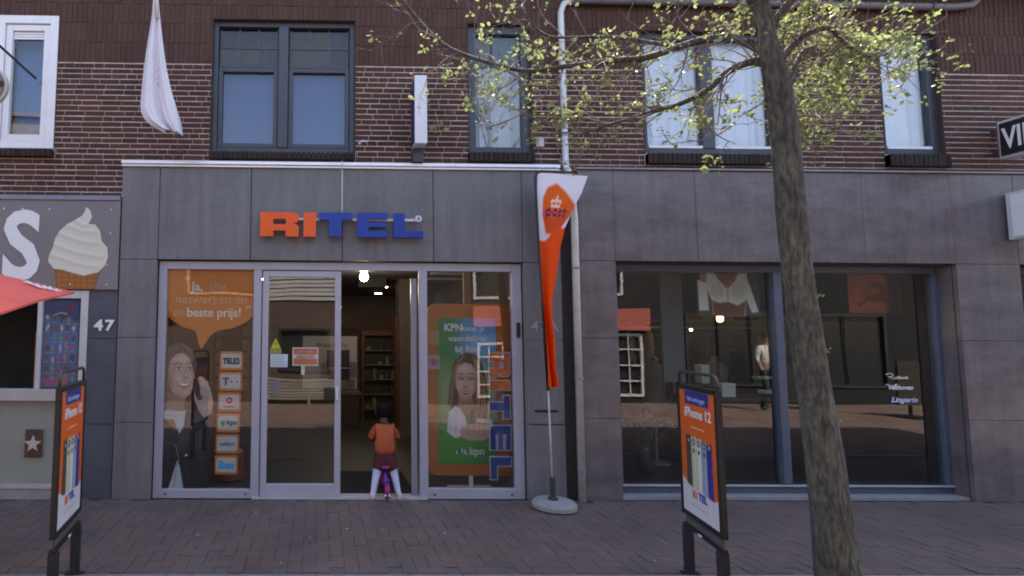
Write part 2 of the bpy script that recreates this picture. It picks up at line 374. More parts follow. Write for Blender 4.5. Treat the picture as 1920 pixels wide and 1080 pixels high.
for x, y, a in herring(-9, 14, -7.55, -1.93):
    paver_mb(mr_, x, y, .2, .1, a, r2.uniform(-.002, .002), r2.random())
tag(mr_.obj('paver_field', piece_mat('road_clinker', RCOL, .85, True, .4, 60, .25), road, tone=True, normals=False), kind='stuff')

# ------------------------------------------------------------------ brick building
BY = .03     # face of the brickwork
HOLES = [(-3.38, -2.74, 3.50, 4.93), (-1.13, .37, 3.50, 4.93), (1.56, 2.23, 3.52, 4.92), (3.41, 4.86, 3.53, 4.87), (5.96, 6.60, 3.55, 4.90)]
bld = thing('brick_building', 'dark brown brick upper storey with pale joints running above all the shop fronts', 'building', (2, 3, 3))
def holed(mb, x0, x1, z0, z1, holes, y0, y1):
    xs = sorted({x0, x1}|{h[i] for h in holes for i in (0, 1) if x0 < h[i] < x1}); zs = sorted({z0, z1}|{h[i] for h in holes for i in (2, 3) if z0 < h[i] < z1})
    for a, b in zip(xs, xs[1:]):
        run = None
        for c, d in list(zip(zs, zs[1:]))+[(None, None)]:
            solid = c is not None and not any(h[0] < (a+b)/2 < h[1] and h[2] < (c+d)/2 < h[3] for h in holes)
            if solid: run = (run[0], d) if run else (c, d)
            elif run: mb.box(a, b, y0, y1, run[0], run[1]); run = None
    return mb
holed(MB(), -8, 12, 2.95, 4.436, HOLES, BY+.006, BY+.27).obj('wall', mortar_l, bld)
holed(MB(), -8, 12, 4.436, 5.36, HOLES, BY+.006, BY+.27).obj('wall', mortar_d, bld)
BC = [(.048, .024, .019), (.078, .032, .025), (.062, .029, .024), (.090, .038, .029), (.072, .034, .028), (.042, .026, .023)]
BCS = [(.068, .032, .026), (.082, .037, .029), (.074, .038, .032), (.088, .043, .035)]
mU = MB().box(-8, 12, BY, BY+.27, 5.362, 5.86); mU.obj('parapet', mat('far_brick', (.075, .037, .034), .9, .3, 30), bld)
rf = MB().add([(-8.1, -.25, 5.87), (12.1, -.25, 5.87), (12.1, 9, 6.5), (-8.1, 9, 6.5), (-8.1, -.25, 5.95), (12.1, -.25, 5.95), (12.1, 9, 6.58), (-8.1, 9, 6.58)],
      [(0, 3, 2, 1), (4, 5, 6, 7), (0, 1, 5, 4), (1, 2, 6, 5), (2, 3, 7, 6), (3, 0, 4, 7)]); rf.obj('roof', mat('roof_felt', (.06, .06, .065), .9), bld)  # out of view; roof and parapet height shaped so sun reaches lower leaves
MB().box(-8, -7.8, .31, 9, -.2, 5.86).box(11.8, 12, .31, 9, -.2, 5.86).box(-7.79, 11.79, 8.8, 9, -.2, 6.29).box(-7.79, 11.79, .31, 8.79, 3.0, 3.2).obj('back_wall', mat('inner_plaster', (.25, .23, .21), .9), bld)
bm_l = piece_mat('brick', BC, .85, False, .5, 45, .3); bm_j = piece_mat('brick', BC, .85, True, .5, 45, .3)
bs_l = piece_mat('soldier_brick', BCS, .85, False, .5, 45, .3); bs_j = piece_mat('soldier_brick', BCS, .85, True, .5, 45, .3)
rb = random.Random(11); cand = []
def brick_at(x0, x1, z0, z1, k):
    cand.append([x0, x1, z0, z1, k])
def clip_holes(x0, x1, z0, z1, k):
    segs = [(x0, x1)]
    for h in HOLES+[(-1.14, .38, 3.40, 3.5), (-3.4, -2.72, 3.40, 3.5), (1.55, 2.24, 3.40, 3.52), (3.40, 4.87, 3.40, 3.53), (5.95, 6.61, 3.40, 3.55), (-2.02, 7.4, 2.9, 3.345)]:
        if z1-.01 <= h[2] or z0+.01 >= h[3]: continue
        ns = []
        for a, b in segs:
            if b <= h[0] or a >= h[1]: ns.append((a, b)); continue
            if a < h[0]-.006: ns.append((a, h[0]-.002))
            if b > h[1]+.006: ns.append((h[1]+.002, b))
            if k == 'soldier' and z1 > h[3]+.02 and z0 < h[3]: brick_at(max(a, h[0]+.002), min(b, h[1]-.002), h[3]+.004, z1, k)
        segs = ns
    for a, b in segs:
        if b-a > .004: brick_at(a, b, z0, z1, k)
zc = 3.006; row = 0
while zc < 4.40:
    z1 = min(zc+.044, 4.432); x = -4.6+rb.uniform(-.2, 0)
    while x < 9.3:
        ln = .200 if rb.random() < .72 else .095
        if rb.random() < .06: ln = .15
        clip_holes(x, x+ln, zc+rb.uniform(-.001, .001), z1+rb.uniform(-.0015, .001), 'brick'); x += ln+.007
    zc += .05712; row += 1
z = 4.440
while z < 5.34:
    zt = min(z+.205, 5.36); x = -4.6
    while x < 9.3:
        w = .046+rb.uniform(-.003, .003); clip_holes(x, x+w, z+rb.uniform(-.003, .003), zt-.002, 'soldier'); x += w+.008
    z += .2135
def mk_brick(mb, b, tone): 
    y = BY+b[5]; mb.box(b[0], b[1], y, BY+.02, b[2], b[3], tone, ch=.001 if min(b[1]-b[0], b[3]-b[2]) < .012 else .002)
for b in cand: b.append(rb.uniform(-.0025, .002))
full = [b for b in cand if -3.1 < b[0] and b[1] < 7.1 and b[4] == 'brick' and (b[1]-b[0]) > .19]
full.sort(key=lambda b: (b[0]-.8)**2*.15+(b[2]-3.4)**2)
pick = {id(b) for b in full[:300]}
stdb = MB().box(-.1, .1, 0, .022, -.0218, .0218, ch=.002).mesh('brick', bm_l); jb = MB(); js = MB()
for b in cand:
    if id(b) in pick:
        o = link('brick', stdb, bld); o['_'] = 1; del o['_']
        o.matrix_parent_inverse = Matrix.Translation((-2, -3, -3)); o.location = ((b[0]+b[1])/2, BY+b[5], (b[2]+b[3])/2); o.rotation_euler = (0, rb.uniform(-.006, .006), 0)
    else: mk_brick(jb if b[4] == 'brick' else js, b, rb.random())
tag(jb.obj('brickwork', bm_j, bld, tone=True, normals=False), kind='stuff')
tag(js.obj('soldier_brickwork', bs_j, bld, tone=True, normals=False), kind='stuff')
for h in HOLES:
    MB().box(h[0]-.002, h[0]+.0, BY+.002, BY+.10, h[2], h[3]).box(h[1]-.0, h[1]+.002, BY+.002, BY+.10, h[2], h[3]).obj('reveal_lining', mat('reveal_brick', (.05, .03, .028), .9, .3, 30), bld) if False else MB().box(h[0]-.004, h[0]+.003, BY-.001, BY+.054, h[2], h[3]).box(h[1]-.003, h[1]+.004, BY-.001, BY+.054, h[2], h[3]).box(h[0]+.003, h[1]-.003, BY-.001, BY+.054, h[3]-.003, h[3]+.004).obj('reveal_lining', mat('reveal_brick', (.05, .03, .028), .9, .3, 30), bld)
# brick sills (bricks on edge)
sm = MB()
for (a, b, zt) in ((-3.39, -2.73, 3.495), (-1.13, .37, 3.495), (1.55, 2.23, 3.515), (3.41, 4.86, 3.525), (5.95, 6.6, 3.545)):
    x = a
    while x < b-.03:
        w = min(.05, b-x); sm.box(x, x+w-.006, -.03+rb.uniform(-.003, .003), BY+.05, 3.41, zt-.012+rb.uniform(-.002, .002), rb.random(), ch=.003); x += w
    sm.box(a, b, -.02, BY+.04, 3.405, zt-.02, .1)
tag(sm.obj('sill_brickwork', piece_mat('sill_brick', [(.022, .018, .018), (.04, .026, .024), (.03, .03, .026)], .9, True, .5, 45, .3), bld, tone=True, normals=False), kind='stuff')
# hollow behind each upper window: a dim room
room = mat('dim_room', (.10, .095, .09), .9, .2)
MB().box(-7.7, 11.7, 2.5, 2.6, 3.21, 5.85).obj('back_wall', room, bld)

def frame_mb(x0, x1, y0, y1, z0, z1, w, wb=None):
    wb = wb or w
    return MB().box(x0, x0+w, y0, y1, z0, z1).box(x1-w, x1, y0, y1, z0, z1).box(x0+w, x1-w, y0, y1, z1-w, z1).box(x0+w, x1-w, y0, y1, z0, z0+wb)
def pane(name, m, x0, x1, y, z0, z1, parent):
    return MB().add([(x0, y, z0), (x1, y, z0), (x1, y, z1), (x0, y, z1)], [(0, 1, 2, 3)]).obj(name, m, parent, normals=False)
def sub(o, p):   # sub-part: coordinates already in world space, parent is a part of a thing
    o.parent = p; return o
# w1 white plastic window
w1 = frame_mb(-3.38, -2.74, BY-.01, BY+.07, 3.50, 4.93, .085).obj('window', whiteframe, bld); bevel(w1); tag(w1, 'white plastic window')
sub(bevel(frame_mb(-3.29, -2.83, BY+.01, BY+.075, 3.592, 4.838, .065).obj('sash', whiteframe)), w1)
sub(pane('pane', GL_UP, -3.23, -2.89, BY+.05, 3.65, 4.78, None), w1)
mv = MB()
for i in range(3): mv.box(-3.222, -2.898, BY+.03, BY+.045, 4.69+i*.027, 4.711+i*.027)
sub(mv.obj('vent', whiteframe), w1)
sub(MB().box(-3.39, -2.73, BY-.035, BY-.012, 3.497, 3.512).obj('drip_sill', whiteframe), w1)
# w2 double dark window with leaded lights
w2 = MB()
fy0, fy1 = BY+.055, BY+.12
w2 = frame_mb(-1.13, .37, fy0, fy1, 3.50, 4.93, .055, .06).box(-.44, -.335, fy0-.012, fy1, 3.56, 4.875).obj('window', greyframe, bld); bevel(w2, .006)
for a, b in ((-1.07, -.445), (-.33, .31)):
    s_ = sub(bevel(frame_mb(a, b, fy0+.014, fy1+.01, 3.565, 4.43, .045).box(a, b, fy0+.014, fy1+.01, 4.43, 4.455).obj('sash', greyframe)), w2)
    sub(pane('pane', GL_UP, a+.04, b-.04, fy0+.05, 3.60, 4.4, None), w2)
    cw = (b-a-.02)/3; rr = random.Random(int(a*100))
    for i in range(3):
        for j in range(2):
            x0 = a+.01+i*cw; z0 = 4.46+j*.2
            c = rr.choice([(.035, .034, .045), (.05, .045, .045), (.045, .047, .035), (.03, .03, .04)])
            o = sub(MB().box(x0+.006, x0+cw-.006, fy0+.05+rr.uniform(0, .004), fy0+.06, z0+.006, z0+.194).obj('stained_pane', mat('stained_%d' % (int(c[0]*1000)+int(c[2]*1000)*7), c, .25, .3, 20)), w2)
    lead = MB()
    for i in range(4): lead.box(a+.01+i*cw-.006, a+.01+i*cw+.006, fy0+.046, fy0+.066, 4.456, 4.874)
    for j in range(1, 2): lead.box(a, b, fy0+.044, fy0+.066, 4.46+j*.2-.006, 4.46+j*.2+.006)
    sub(lead.obj('lead_came', mat('lead', (.075, .08, .095), .6)), w2)
# w3, w4, w5
def plain_win(x0, x1, z0, z1, mull=None, lip=True, w=.07, m=greyframe):
    mb = frame_mb(x0, x1, fy0, fy1, z0, z1, w, .075)
    if mull: mb.box(mull[0], mull[1], fy0-.01, fy1, z0+.075, z1-w)
    o = mb.obj('window', m, bld); bevel(o, .006)
    sp = [(x0+w, mull[0]), (mull[1], x1-w)] if mull else [(x0+w, x1-w)]
    for a, b in sp:
        sub(pane('pane', GL_UP if False else GL_SHOP, a, b, fy0+.04, z0+.07, z1-w, None), o)
        if lip: sub(MB().box(a+.004, b-.004, fy0-.004, fy0+.03, z0+.0755, z0+.105).obj('sill_strip', whiteframe), o)
    return o
w3 = plain_win(1.56, 2.23, 3.52, 4.92, None, False, .09)
w4 = plain_win(3.41, 4.86, 3.53, 4.87, (4.06, 4.19), True, .065)
w5 = plain_win(5.96, 6.60, 3.55, 4.90, None, True, .075)
# curtains
def curtain(x0, x1, y, z0, z1, label, m, amp=.012, nf=7, cut=None):
    nx, nz = 60, 8; vs = []; fs = []
    for j in range(nz+1):
        t = j/nz
        for i in range(nx+1):
            s = i/nx; xx = x0+(x1-x0)*s
            if cut: xx = x0+(x1-x0)*(s*(1-cut*t))
            vs.append((xx, y+amp*math.sin(s*nf*6.283+.6*math.sin(7*s))*(.4+.6*t)+.01*math.sin(s*17), z1+(z0-z1)*t))
    for j in range(nz):
        for i in range(nx): k = j*(nx+1)+i; fs.append((k, k+1, k+nx+2, k+nx+1))
    mb = MB(); mb.add(vs, fs); o = mb.obj('curtain', m, smooth=True, normals=False); return tag(o, label, 'curtain', 'curtains in the upstairs windows')
net = mat('net_curtain', (.78, .78, .90), .9, .05, 5)
net2 = mat('grey_curtain', (.36, .36, .40), .9, .08, 5)
blind = mat('sky_tinted_blind', (.035, .075, .21), .85, .05, 3)  # blind colour also carries the blue of sky reflected in the glass
for i, (a, b, dn, lb) in enumerate(((-1.04, -.48, 4.40, 'flat roller blind coloured as reflected sky in the left half of the leaded window'), (-.29, .28, 4.40, 'flat roller blind coloured as reflected sky in the right half of the leaded window'))):
    o = MB().box(a, b, fy1+.03, fy1+.034, 3.56, dn).obj('roller_blind', blind); tag(o, lb, 'blind', 'roller blinds')
o = MB().box(-3.25, -2.87, fy1+.06, fy1+.064, 3.56, 4.85).obj('roller_blind', mat('sky_tinted_sheet', (.09, .16, .34), .85)); tag(o, 'added blind coloured as pale reflected sky behind the white plastic window', 'blind', 'roller blinds')  # sheet added behind the glass, reflected-sky blue put into its colour
curtain(3.44, 4.10, fy1+.06, 3.57, 4.80, 'white net curtain in the left pane of the wide window behind the tree', net)
curtain(4.15, 4.84, fy1+.06, 3.57, 4.80, 'white net curtain in the right pane of the wide window behind the tree', net)
curtain(6.0, 6.56, fy1+.06, 3.57, 4.84, 'white net curtain in the narrow window nearest the black lightbox', net, .006, 4)
curtain(1.60, 1.86, fy1+.10, 3.57, 4.45, 'grey curtain gathered left in the narrow window beside the downpipe', net2, .006, 3, .6)
curtain(1.72, 2.20, fy1+.05, 3.57, 4.50, 'pale grey half curtain on the right of the narrow window beside the downpipe', mat('grey_curtain2', (.45, .45, .50), .9, .08, 5), .005, 3)
for x0 in (1.58,):
    tag(bx('pelmet', mat('dark_pelmet', (.04, .045, .05), .8), (1.60, 2.19, fy1+.03, fy1+.04, 4.52, 4.86)), 'dark grey board behind the top of the narrow window beside the downpipe', 'blind')

# ------------------------------------------------------------------ phone shop front (blue stone)
shop = thing('phone_shop_front', 'blue grey stone shop front with aluminium windows and an open sliding door', 'shop front', (.2, 0, 0))
SY = -.02
def panel(x0, x1, z0, z1, m, parent, y=SY, name='stone_panel'):
    g_ = .0018 if m is granite else .0035
    o = MB().box(x0+g_, x1-g_, y+random.uniform(-.0015, .0015), y+.045, z0+(g_ if z0 > 0 and z1 != 2.36 or m is granite else .002), z1-.002).obj(name, m, parent); bevel(o, .002, 1); return o
xj = [-2.0, -1.62, -.69, .24, 1.17, 2.08, 2.47]
for a, b in zip(xj, xj[1:]): panel(a, b, 2.36, 3.31, bluestone, shop)
for a, b in ((-2.0, -1.62), (2.08, 2.47)):
    for c, d in ((.0, .74), (.74, 1.575), (1.575, 2.36)): panel(a, b, c, d, bluestone, shop)
MB().box(-1.995, 2.465, SY+.046, BY+.2, 2.37, 3.30).box(-1.995, -1.625, SY+.046, BY+.2, 0, 2.369).box(2.085, 2.465, SY+.046, BY+.2, 0, 2.369).obj('backing', dark_gap, shop)
cap = MB().box(-2.01, 2.475, -.055, BY+.01, 3.338, 3.37).box(-2.01, 2.475, -.045, BY+.01, 3.311, 3.327).box(-2.005, 2.47, -.03, BY+.01, 3.3275, 3.3375)
bevel(cap.obj('coping', alu_bright, shop), .004)
FY0, FY1 = .03, .10
fr = MB().box(-1.615, -1.535, FY0, FY1, .0, 2.35).box(1.98, 2.075, FY0, FY1, 0, 2.35).box(-1.535, 1.98, FY0, FY1, 2.27, 2.35)
fr.box(-.655, -.575, FY0, FY1, .0, 2.27).box(1.03, 1.11, FY0, FY1, 0, 2.27)
fr.box(-1.535, -.655, FY0, FY1, .0, .085).box(1.11, 1.98, FY0, FY1, 0, .10)
fo = fr.obj('window_frame', alu, shop); bevel(fo, .004)
bx('threshold', mat('threshold', (.42, .4, .42), .5), (-.64, 1.10, -.0, .16, 0.0, .018), shop)
bx('header_track', darkgrey, (-.57, 1.02, .105, .2, 2.285, 2.34), shop)
p1 = pane('pane', GL_SHOP, -1.54, -.65, .065, .08, 2.275, shop); p2 = pane('pane', GL_SHOP, 1.10, 1.985, .065, .09, 2.275, shop)
tag(p1, 'window pane left of the sliding door'); tag(p2, 'window pane right of the sliding door')
door = frame_mb(-.565, .235, .045, .095, .02, 2.262, .062, .115).obj('sliding_door', mat('door_alu', (.40, .395, .47), .4, .05), shop); bevel(door)
sub(pane('pane', GL_SHOP, -.505, .175, .07, .13, 2.205, None), door)
sub(bevel(MB().box(.065, .175, .012, .044, .955, 1.085).obj('lock_box', black_pl), .01), door)
sub(bevel(MB().box(.178, .21, .025, .044, .96, 1.09).obj('pull', white_pl), .004), door)
d2 = MB().box(.955, 1.015, .10, .14, .02, 2.2).obj('sliding_door_edge', mat('door_alu2', (.27, .27, .31), .4, .05), shop); bevel(d2)
for x in (-1.50, -.71, 1.16, 1.93):
    o = MB().box(x, x+.022, FY0-.004, FY0, .036, .05).obj('drain_cap', black_pl, shop)
mail = MB().box(2.165, 2.395, SY-.008, SY-.003, .86, .885).obj('letter_slot', black_pl, shop)
MB().box(2.13, 2.44, SY-.004, SY-.0022, .735, .739).obj('slot_seam', darkgrey, shop)
tag(bevel(bx('intercom', black_pl, (2.015, 2.05, FY0-.022, FY0-.002, 1.60, 1.75)), .004), 'small black intercom box on the right door jamb', 'intercom')
tag(bx('cable', mat('pale_cable', (.5, .5, .52), .5), (.231, .243, SY-.012, SY-.003, 2.86, 3.31)), 'thin pale cable running down the stone to the shop sign', 'cable')
tag(bx('cable', mat('pale_cable', (.5, .5, .52), .5), (.231, .241, SY-.07, SY-.058, 3.335, 3.375)), 'short pale cable clip over the metal coping', 'cable')

# dark gap wall + downpipe
tag(bx('recessed_wall', mat('dark_recess', (.032, .028, .03), .8, .3), (2.475, 2.655, BY-.002, BY+.2, 0, 3.335)), 'narrow dark strip of wall between the grey and brown stone fronts', 'wall')
# ------------------------------------------------------------------ lingerie shop front (brown granite)
ls = thing('lingerie_shop_front', 'brown polished granite shop front with two big dark display windows', 'shop front', (4.9, 0, 0))
gj = [2.66, 3.03, 3.88, 4.74, 5.62, 6.555, 7.22]
for a, b in zip(gj, gj[1:]): panel(a, b, 2.385, 3.33, granite, ls)
panel(7.22, 8.2, 2.385, 3.33, granite, ls); panel(8.2, 9.2, 2.385, 3.33, granite, ls)
for c, d in ((0, .8), (.8, 1.6), (1.6, 2.385)): panel(2.66, 3.03, c, d, granite, ls); panel(6.555, 7.22, c, d, granite, ls)
for c, d in ((0, 2.385),): panel(9.2-.3, 9.2, c, d, granite, ls)
MB().box(2.665, 9.195, SY+.046, BY+.25, 2.39, 3.32).box(2.665, 3.025, SY+.046, .4, 0, 2.389).box(6.56, 7.215, SY+.046, .4, 0, 2.389).obj('backing', mat('granite_reveal', (.06, .055, .06), .5, .2), ls)
panelc = MB().box(2.65, 9.2, -.05, BY+.01, 3.332, 3.350).obj('coping', mat('dull_cap', (.23, .22, .24), .5), ls)
# reveal faces
MB().box(6.545, 6.556, SY+.05, .20, .0, 2.38).obj('reveal', granite, ls)
RY0, RY1 = .16, .24
rf_ = MB().box(3.03, 3.13, RY0, RY1, 0.02, 2.38).box(6.49, 6.545, RY0, RY1, .02, 2.38).box(3.13, 6.49, RY0, RY1, 2.30, 2.38).box(4.775, 4.86, RY0-.02, RY1, .115, 2.30)
rf_.box(3.13, 6.49, RY0, RY1, .03, .11)
bevel(rf_.obj('window_frame', bluegrey, ls), .005)
bx('drip_rail', mat('pale_rail', (.42, .43, .46), .4), (3.04, 6.54, RY0-.03, RY0-.002, .105, .118), ls)
bx('plinth', mat('plinth_stone', (.25, .25, .27), .7, .2), (3.035, 6.55, 0.02, RY0+.1, .0, .03), ls)
bx('soffit', mat('soffit', (.035, .035, .04), .6), (3.03, 6.55, SY+.05, RY0, 2.372, 2.384), ls)
tag(pane('pane', GL_DARK, 3.12, 4.78, .20, .10, 2.305, ls), 'left display window pane'); tag(pane('pane', GL_DARK, 4.855, 6.50, .20, .10, 2.305, ls), 'right display window pane')
# next bay at the far right
nb = frame_mb(7.23, 8.88, RY0, RY1, .02, 2.38, .08).obj('window_frame', mat('red_brown_frame', (.05, .03, .03), .5), ls); pane('pane', GL_DARK, 7.3, 8.8, .2, .1, 2.3, ls)
# handwriting on the glass
def scribble(name, pts, w, m, y, parent):
    mb = MB(); mb.tube([(x, y, z) for x, z in pts], w, 6); return mb.obj(name, m, parent, smooth=True)
lt = thing('window_lettering', 'white handwritten lettering in three lines at the right edge of the dark display window', 'lettering', (6.15, .19, .9))
def curl(x0, z0, w, h, n, seed):
    r = random.Random(seed); P = []
    for i in range(n*8+1):
        t = i/(n*8); a = t*n*6.283
        P.append((x0+w*t+.012*math.sin(a)+.004*r.uniform(-1, 1), z0+h*.5*(1-math.cos(a))*(.55+.45*math.sin(i*1.7+seed))))
    return P
scribble('stroke', [(5.955, 1.235), (5.98, 1.25), (6.02, 1.245), (6.03, 1.225), (5.99, 1.215), (5.975, 1.22), (6.01, 1.20), (6.04, 1.195)], .0045, ink_w, .19, lt)
text('letters', 'olianda', .030, ink_w, 6.04, .191, 1.195, lt, bold=.03, shear=.35, sx=1.15)
text('letters', 'Velthoven', .043, ink_w, 5.96, .191, 1.085, lt, bold=.05, shear=.3, sx=1.05)
text('letters', 'Lingerie', .05, mat('bluewhite_ink', (.45, .55, .78), .6), 5.985, .191, .955, lt, bold=.05, shear=.35, sx=1.2)
scribble('stroke', [(5.95, 1.135), (5.975, 1.13), (6.0, 1.095), (6.012, 1.088), (6.03, 1.12), (6.06, 1.14)], .006, ink_w, .19, lt)

# ------------------------------------------------------------------ ice cream shop front
ice = thing('ice_cream_shop_front', 'kiosk front with grey sign board, serving hatch and pale green panel below', 'shop front', (-3.5, 0, 0))
bx('fascia', mat('taupe_board', (.185, .165, .175), .5, .05, 2), (-6.5, -2.01, -.03, .03, 2.05, 2.955), ice)
bx('lead_strip', mat('lead_strip', (.20, .20, .27), .5, .1), (-6.5, -2.012, -.045, BY+.02, 2.957, 3.003), ice)
hb = MB().box(-2.30, -2.01, -.005, .2, 0, 2.048).obj('tile_strip', bluestone2, ice)
for zz in (.72, 1.56): MB().box(-2.30, -2.01, -.008, -.004, zz, zz+.006).obj('tile_joint', dark_gap, ice)
fm = MB().box(-2.375, -2.30, -.012, .08, .95, 2.04).box(-2.80, -2.755, -.012, .08, 1.06, 2.0).box(-6.4, -2.376, -.012, .08, 1.96, 2.04).box(-4.6, -4.5, -.01, .08, 1.06, 1.96)
bevel(fm.obj('window_frame', mat('offwhite_paint', (.52, .50, .50), .5, .08), ice))
bevel(bx('sill', cream, (-6.4, -2.376, -.07, .08, .95, 1.058), ice))
bx('lower_panel', mat('pale_green_panel', (.27, .29, .27), .5, .1, 3), (-6.4, -2.305, -.002, .06, .145, .948), ice)
bx('plinth', cream, (-6.4, -2.305, -.03, .06, .105, .143), ice); bx('plinth_base', mat('plinth_grey', (.30, .29, .33), .7, .2), (-6.4, -2.305, -.02, .06, 0, .104), ice)
# hatch interior
bx('hatch_back', mat('hatch_dark', (.02, .018, .018), .8, .5, 3), (-6.4, -2.31, 1.2, 1.25, .5, 2.05), ice)
bx('hatch_side', mat('hatch_wood', (.22, .12, .08), .7, .3), (-2.86, -2.83, .09, .35, 1.0, 1.62), ice)
MB().box(-6.4, -2.31, .09, 1.2, 2.041, 2.06).box(-6.4, -2.31, .09, 1.2, .93, .948).box(-2.31, -2.302, .09, 1.2, .95, 2.04).obj('hatch_lining', mat('hatch_lining', (.035, .03, .03), .8), ice)
text('letter', 'S', .66, ink_w, -3.175, -.034, 2.165, ice, depth=.006, bold=.04, sx=.88); 
for (x, zz) in ((-3.18, 2.86), (-2.99, 2.86), (-2.72, 2.86), (-2.10, 2.86), (-2.10, 2.62), (-2.12, 2.30), (-2.12, 2.10), (-2.48, 2.10), (-2.79, 2.10)):
    MB().lathe([(.006, -.008), (.009, 0)], (x, -.031, zz), 8, 'y').obj('screw_cap', ink_w, ice)
# soft ice picture
c = Canvas(85, 212, 380, 552, 1.6, (0, 0, 0), 0)
out = [(159, 385), (168, 392), (172, 405), (166, 419), (178, 419), (188, 432), (192, 452), (203, 464), (205, 484), (200, 500), (188, 512), (172, 516), (160, 519), (140, 514), (120, 508), (103, 506), (92, 492), (94, 478), (100, 465), (103, 448), (112, 432), (124, 420), (138, 412), (152, 403), (158, 393)]
c.poly([(103, 503), (190, 508), (180, 545), (112, 545)], L(150, 92, 48), 1)
for i in range(7): c.line([(108+i*12, 505), (110+i*11.5, 545)], 2, L(112, 62, 32), 1, .6)
for i in range(3): c.line([(104, 517+i*10), (188, 519+i*10)], 1.6, L(185, 125, 60), 1, .5)
c.poly(out, L(206, 202, 188), 1)
for i, (a, b, cc, d) in enumerate(((108, 440, 185, 460), (100, 462, 195, 486), (98, 482, 190, 506), (125, 425, 180, 438), (140, 415, 165, 424))):
    c.line([(a, b), ((a+cc)/2, (b+d)/2+5), (cc, d)], 5, L(176, 174, 158), 6, .55); c.line([(a+2, b-7), ((a+cc)/2, (b+d)/2-3), (cc-4, d-7)], 3, L(226, 223, 212), 5, .6)
tag(c.obj('cone_picture', -2.748, -2.075, -.0345, 2.915, 2.015), 'printed picture of a white soft ice swirl in a wafer cup'); attach(bpy.data.objects['cone_picture'], ice)
# poster in hatch
c = Canvas(0, 80, 0, 150, 1.6, L(62, 96, 150)); rr = random.Random(4)
c.rect(0, 80, 0, 30, L(78, 88, 128), 12); c.rect(0, 80, 60, 100, L(60, 112, 172), 14)
cols = [L(150, 60, 60), L(190, 130, 80), L(60, 60, 90), L(200, 190, 190), L(120, 150, 90), L(170, 80, 120), L(90, 60, 50)]
for r_ in range(7):
    for k in range(5):
        x, y = 10+k*15+rr.uniform(-3, 3), 32+r_*17+rr.uniform(-3, 3); cl = rr.choice(cols)
        c.ell(x, y, rr.uniform(2.5, 4.5), rr.uniform(4, 7), cl, rr.uniform(-40, 40), 2); c.line([(x-5, y+8), (x+4, y+8)], 1, L(190, 200, 220), 1, .6)
c.line([(22, 27), (38, 22), (52, 24)], 2.5, L(210, 180, 120), 1.5); c.ell(60, 14, 6, 6, L(140, 70, 70), 0, 3); c.ell(22, 140, 20, 7, L(170, 70, 120), 0, 4, .8); c.ell(48, 138, 12, 9, L(200, 90, 100), 0, 4, .7)
po = c.obj('menu_poster', -2.752, -2.40, .02, 1.945, 1.075)
tag(po, 'blue ice cream menu poster with rows of small coloured pictures in the kiosk window', 'poster')
pane('pane', GL_SHOP, -2.755, -2.376, .01, 1.06, 1.96, ice)
bx('hatch_board', mat('poster_back', (.03, .03, .05), .7), (-2.753, -2.377, .03, .05, 1.06, 1.96), ice)
# star plaque
sp = thing('star_plaque', 'small bronze plaque with a raised silver star on the pale green kiosk panel', 'plaque', (-2.78, -.01, .54))
bevel(bx('plate', mat('bronze', (.12, .06, .05), .5, .3, 20, metal=.4), (-2.862, -2.692, -.022, -.003, .40, .67), sp), .006)
st = [(math.sin(i*math.pi/5)*(.085 if i % 2 == 0 else .036), math.cos(i*math.pi/5)*(.085 if i % 2 == 0 else .036)) for i in range(10)]
flat('star', [st], .012, mat('silver', (.5, .49, .48), .4, .1), -2.777, -.028, .53, sp)
# house numbers
hn = thing('house_number', 'white house number 47 on the dark stone strip beside the kiosk', 'house number', (-2.13, -.01, 1.7))
text('digit', '4', .10, ink_w, -2.232, -.014, 1.645, hn, depth=.01, bold=.05, sx=1.2); text('digit', '7', .10, ink_w, -2.125, -.014, 1.645, hn, depth=.01, bold=.05, sx=1.2)
hn = thing('house_number', 'grey house number ending in A half hidden behind the orange banner', 'house number', (2.27, -.03, 1.7))
faint = mat('faint_number', (.30, .31, .33), .5)
text('digit', '4', .10, faint, 2.145, SY-.006, 1.665, hn, depth=.006, bold=.02, sx=1.1); text('digit', '7', .10, faint, 2.225, SY-.006, 1.665, hn, depth=.006, bold=.02, sx=1.1); text('digit', 'A', .10, faint, 2.315, SY-.006, 1.665, hn, depth=.006, bold=.01, sx=1.1)

# ------------------------------------------------------------------ RITEL sign
rs = thing('shop_sign', 'big raised shop name in orange and blue letters above the sliding door', 'sign', (.23, -.05, 2.7))
def LP(pts, w, h): return [(p[0]*w, p[1]*h) for p in pts]
lh = .245; zb = 2.592; yl = -.085
bx('rail', white_pl, (-.30, 1.02, -.062, -.045, 2.765, 2.79), rs)
for x in (-.2, .35, .95): bx('bracket', grey_metal, (x, x+.02, -.045, SY-.002, 2.768, 2.787), rs)
Rp = [[(0, 0), (0, 1), (.84, 1), (.95, .95), (1, .85), (1, .66), (.95, .57), (.87, .53), (.96, .48), (1, .4), (1, 0), (.66, 0), (.66, .24), (.34, .24), (.34, 0)], [(.34, .5), (.34, .72), (.64, .72), (.67, .66), (.67, .56), (.64, .5)]]
def letter(shape, x0, w, m, nm):
    o = flat('letter', [LP(s, w, lh) for s in shape], .045, m, x0, yl, zb, rs, bev=.0); tag(o, nm); return o
edge_o = orange; edge_b = blue_pl
letter(Rp, -.585, .385, orange, 'orange letter R'); letter([[(0, 0), (0, 1), (1, 1), (1, 0)]], -.152, .125, orange, 'orange letter I')
letter([[(0, 1), (1, 1), (1, .7), (.68, .7), (.68, 0), (.3, 0), (.3, .7), (0, .7)]], .003, .335, blue_pl, 'blue letter T')
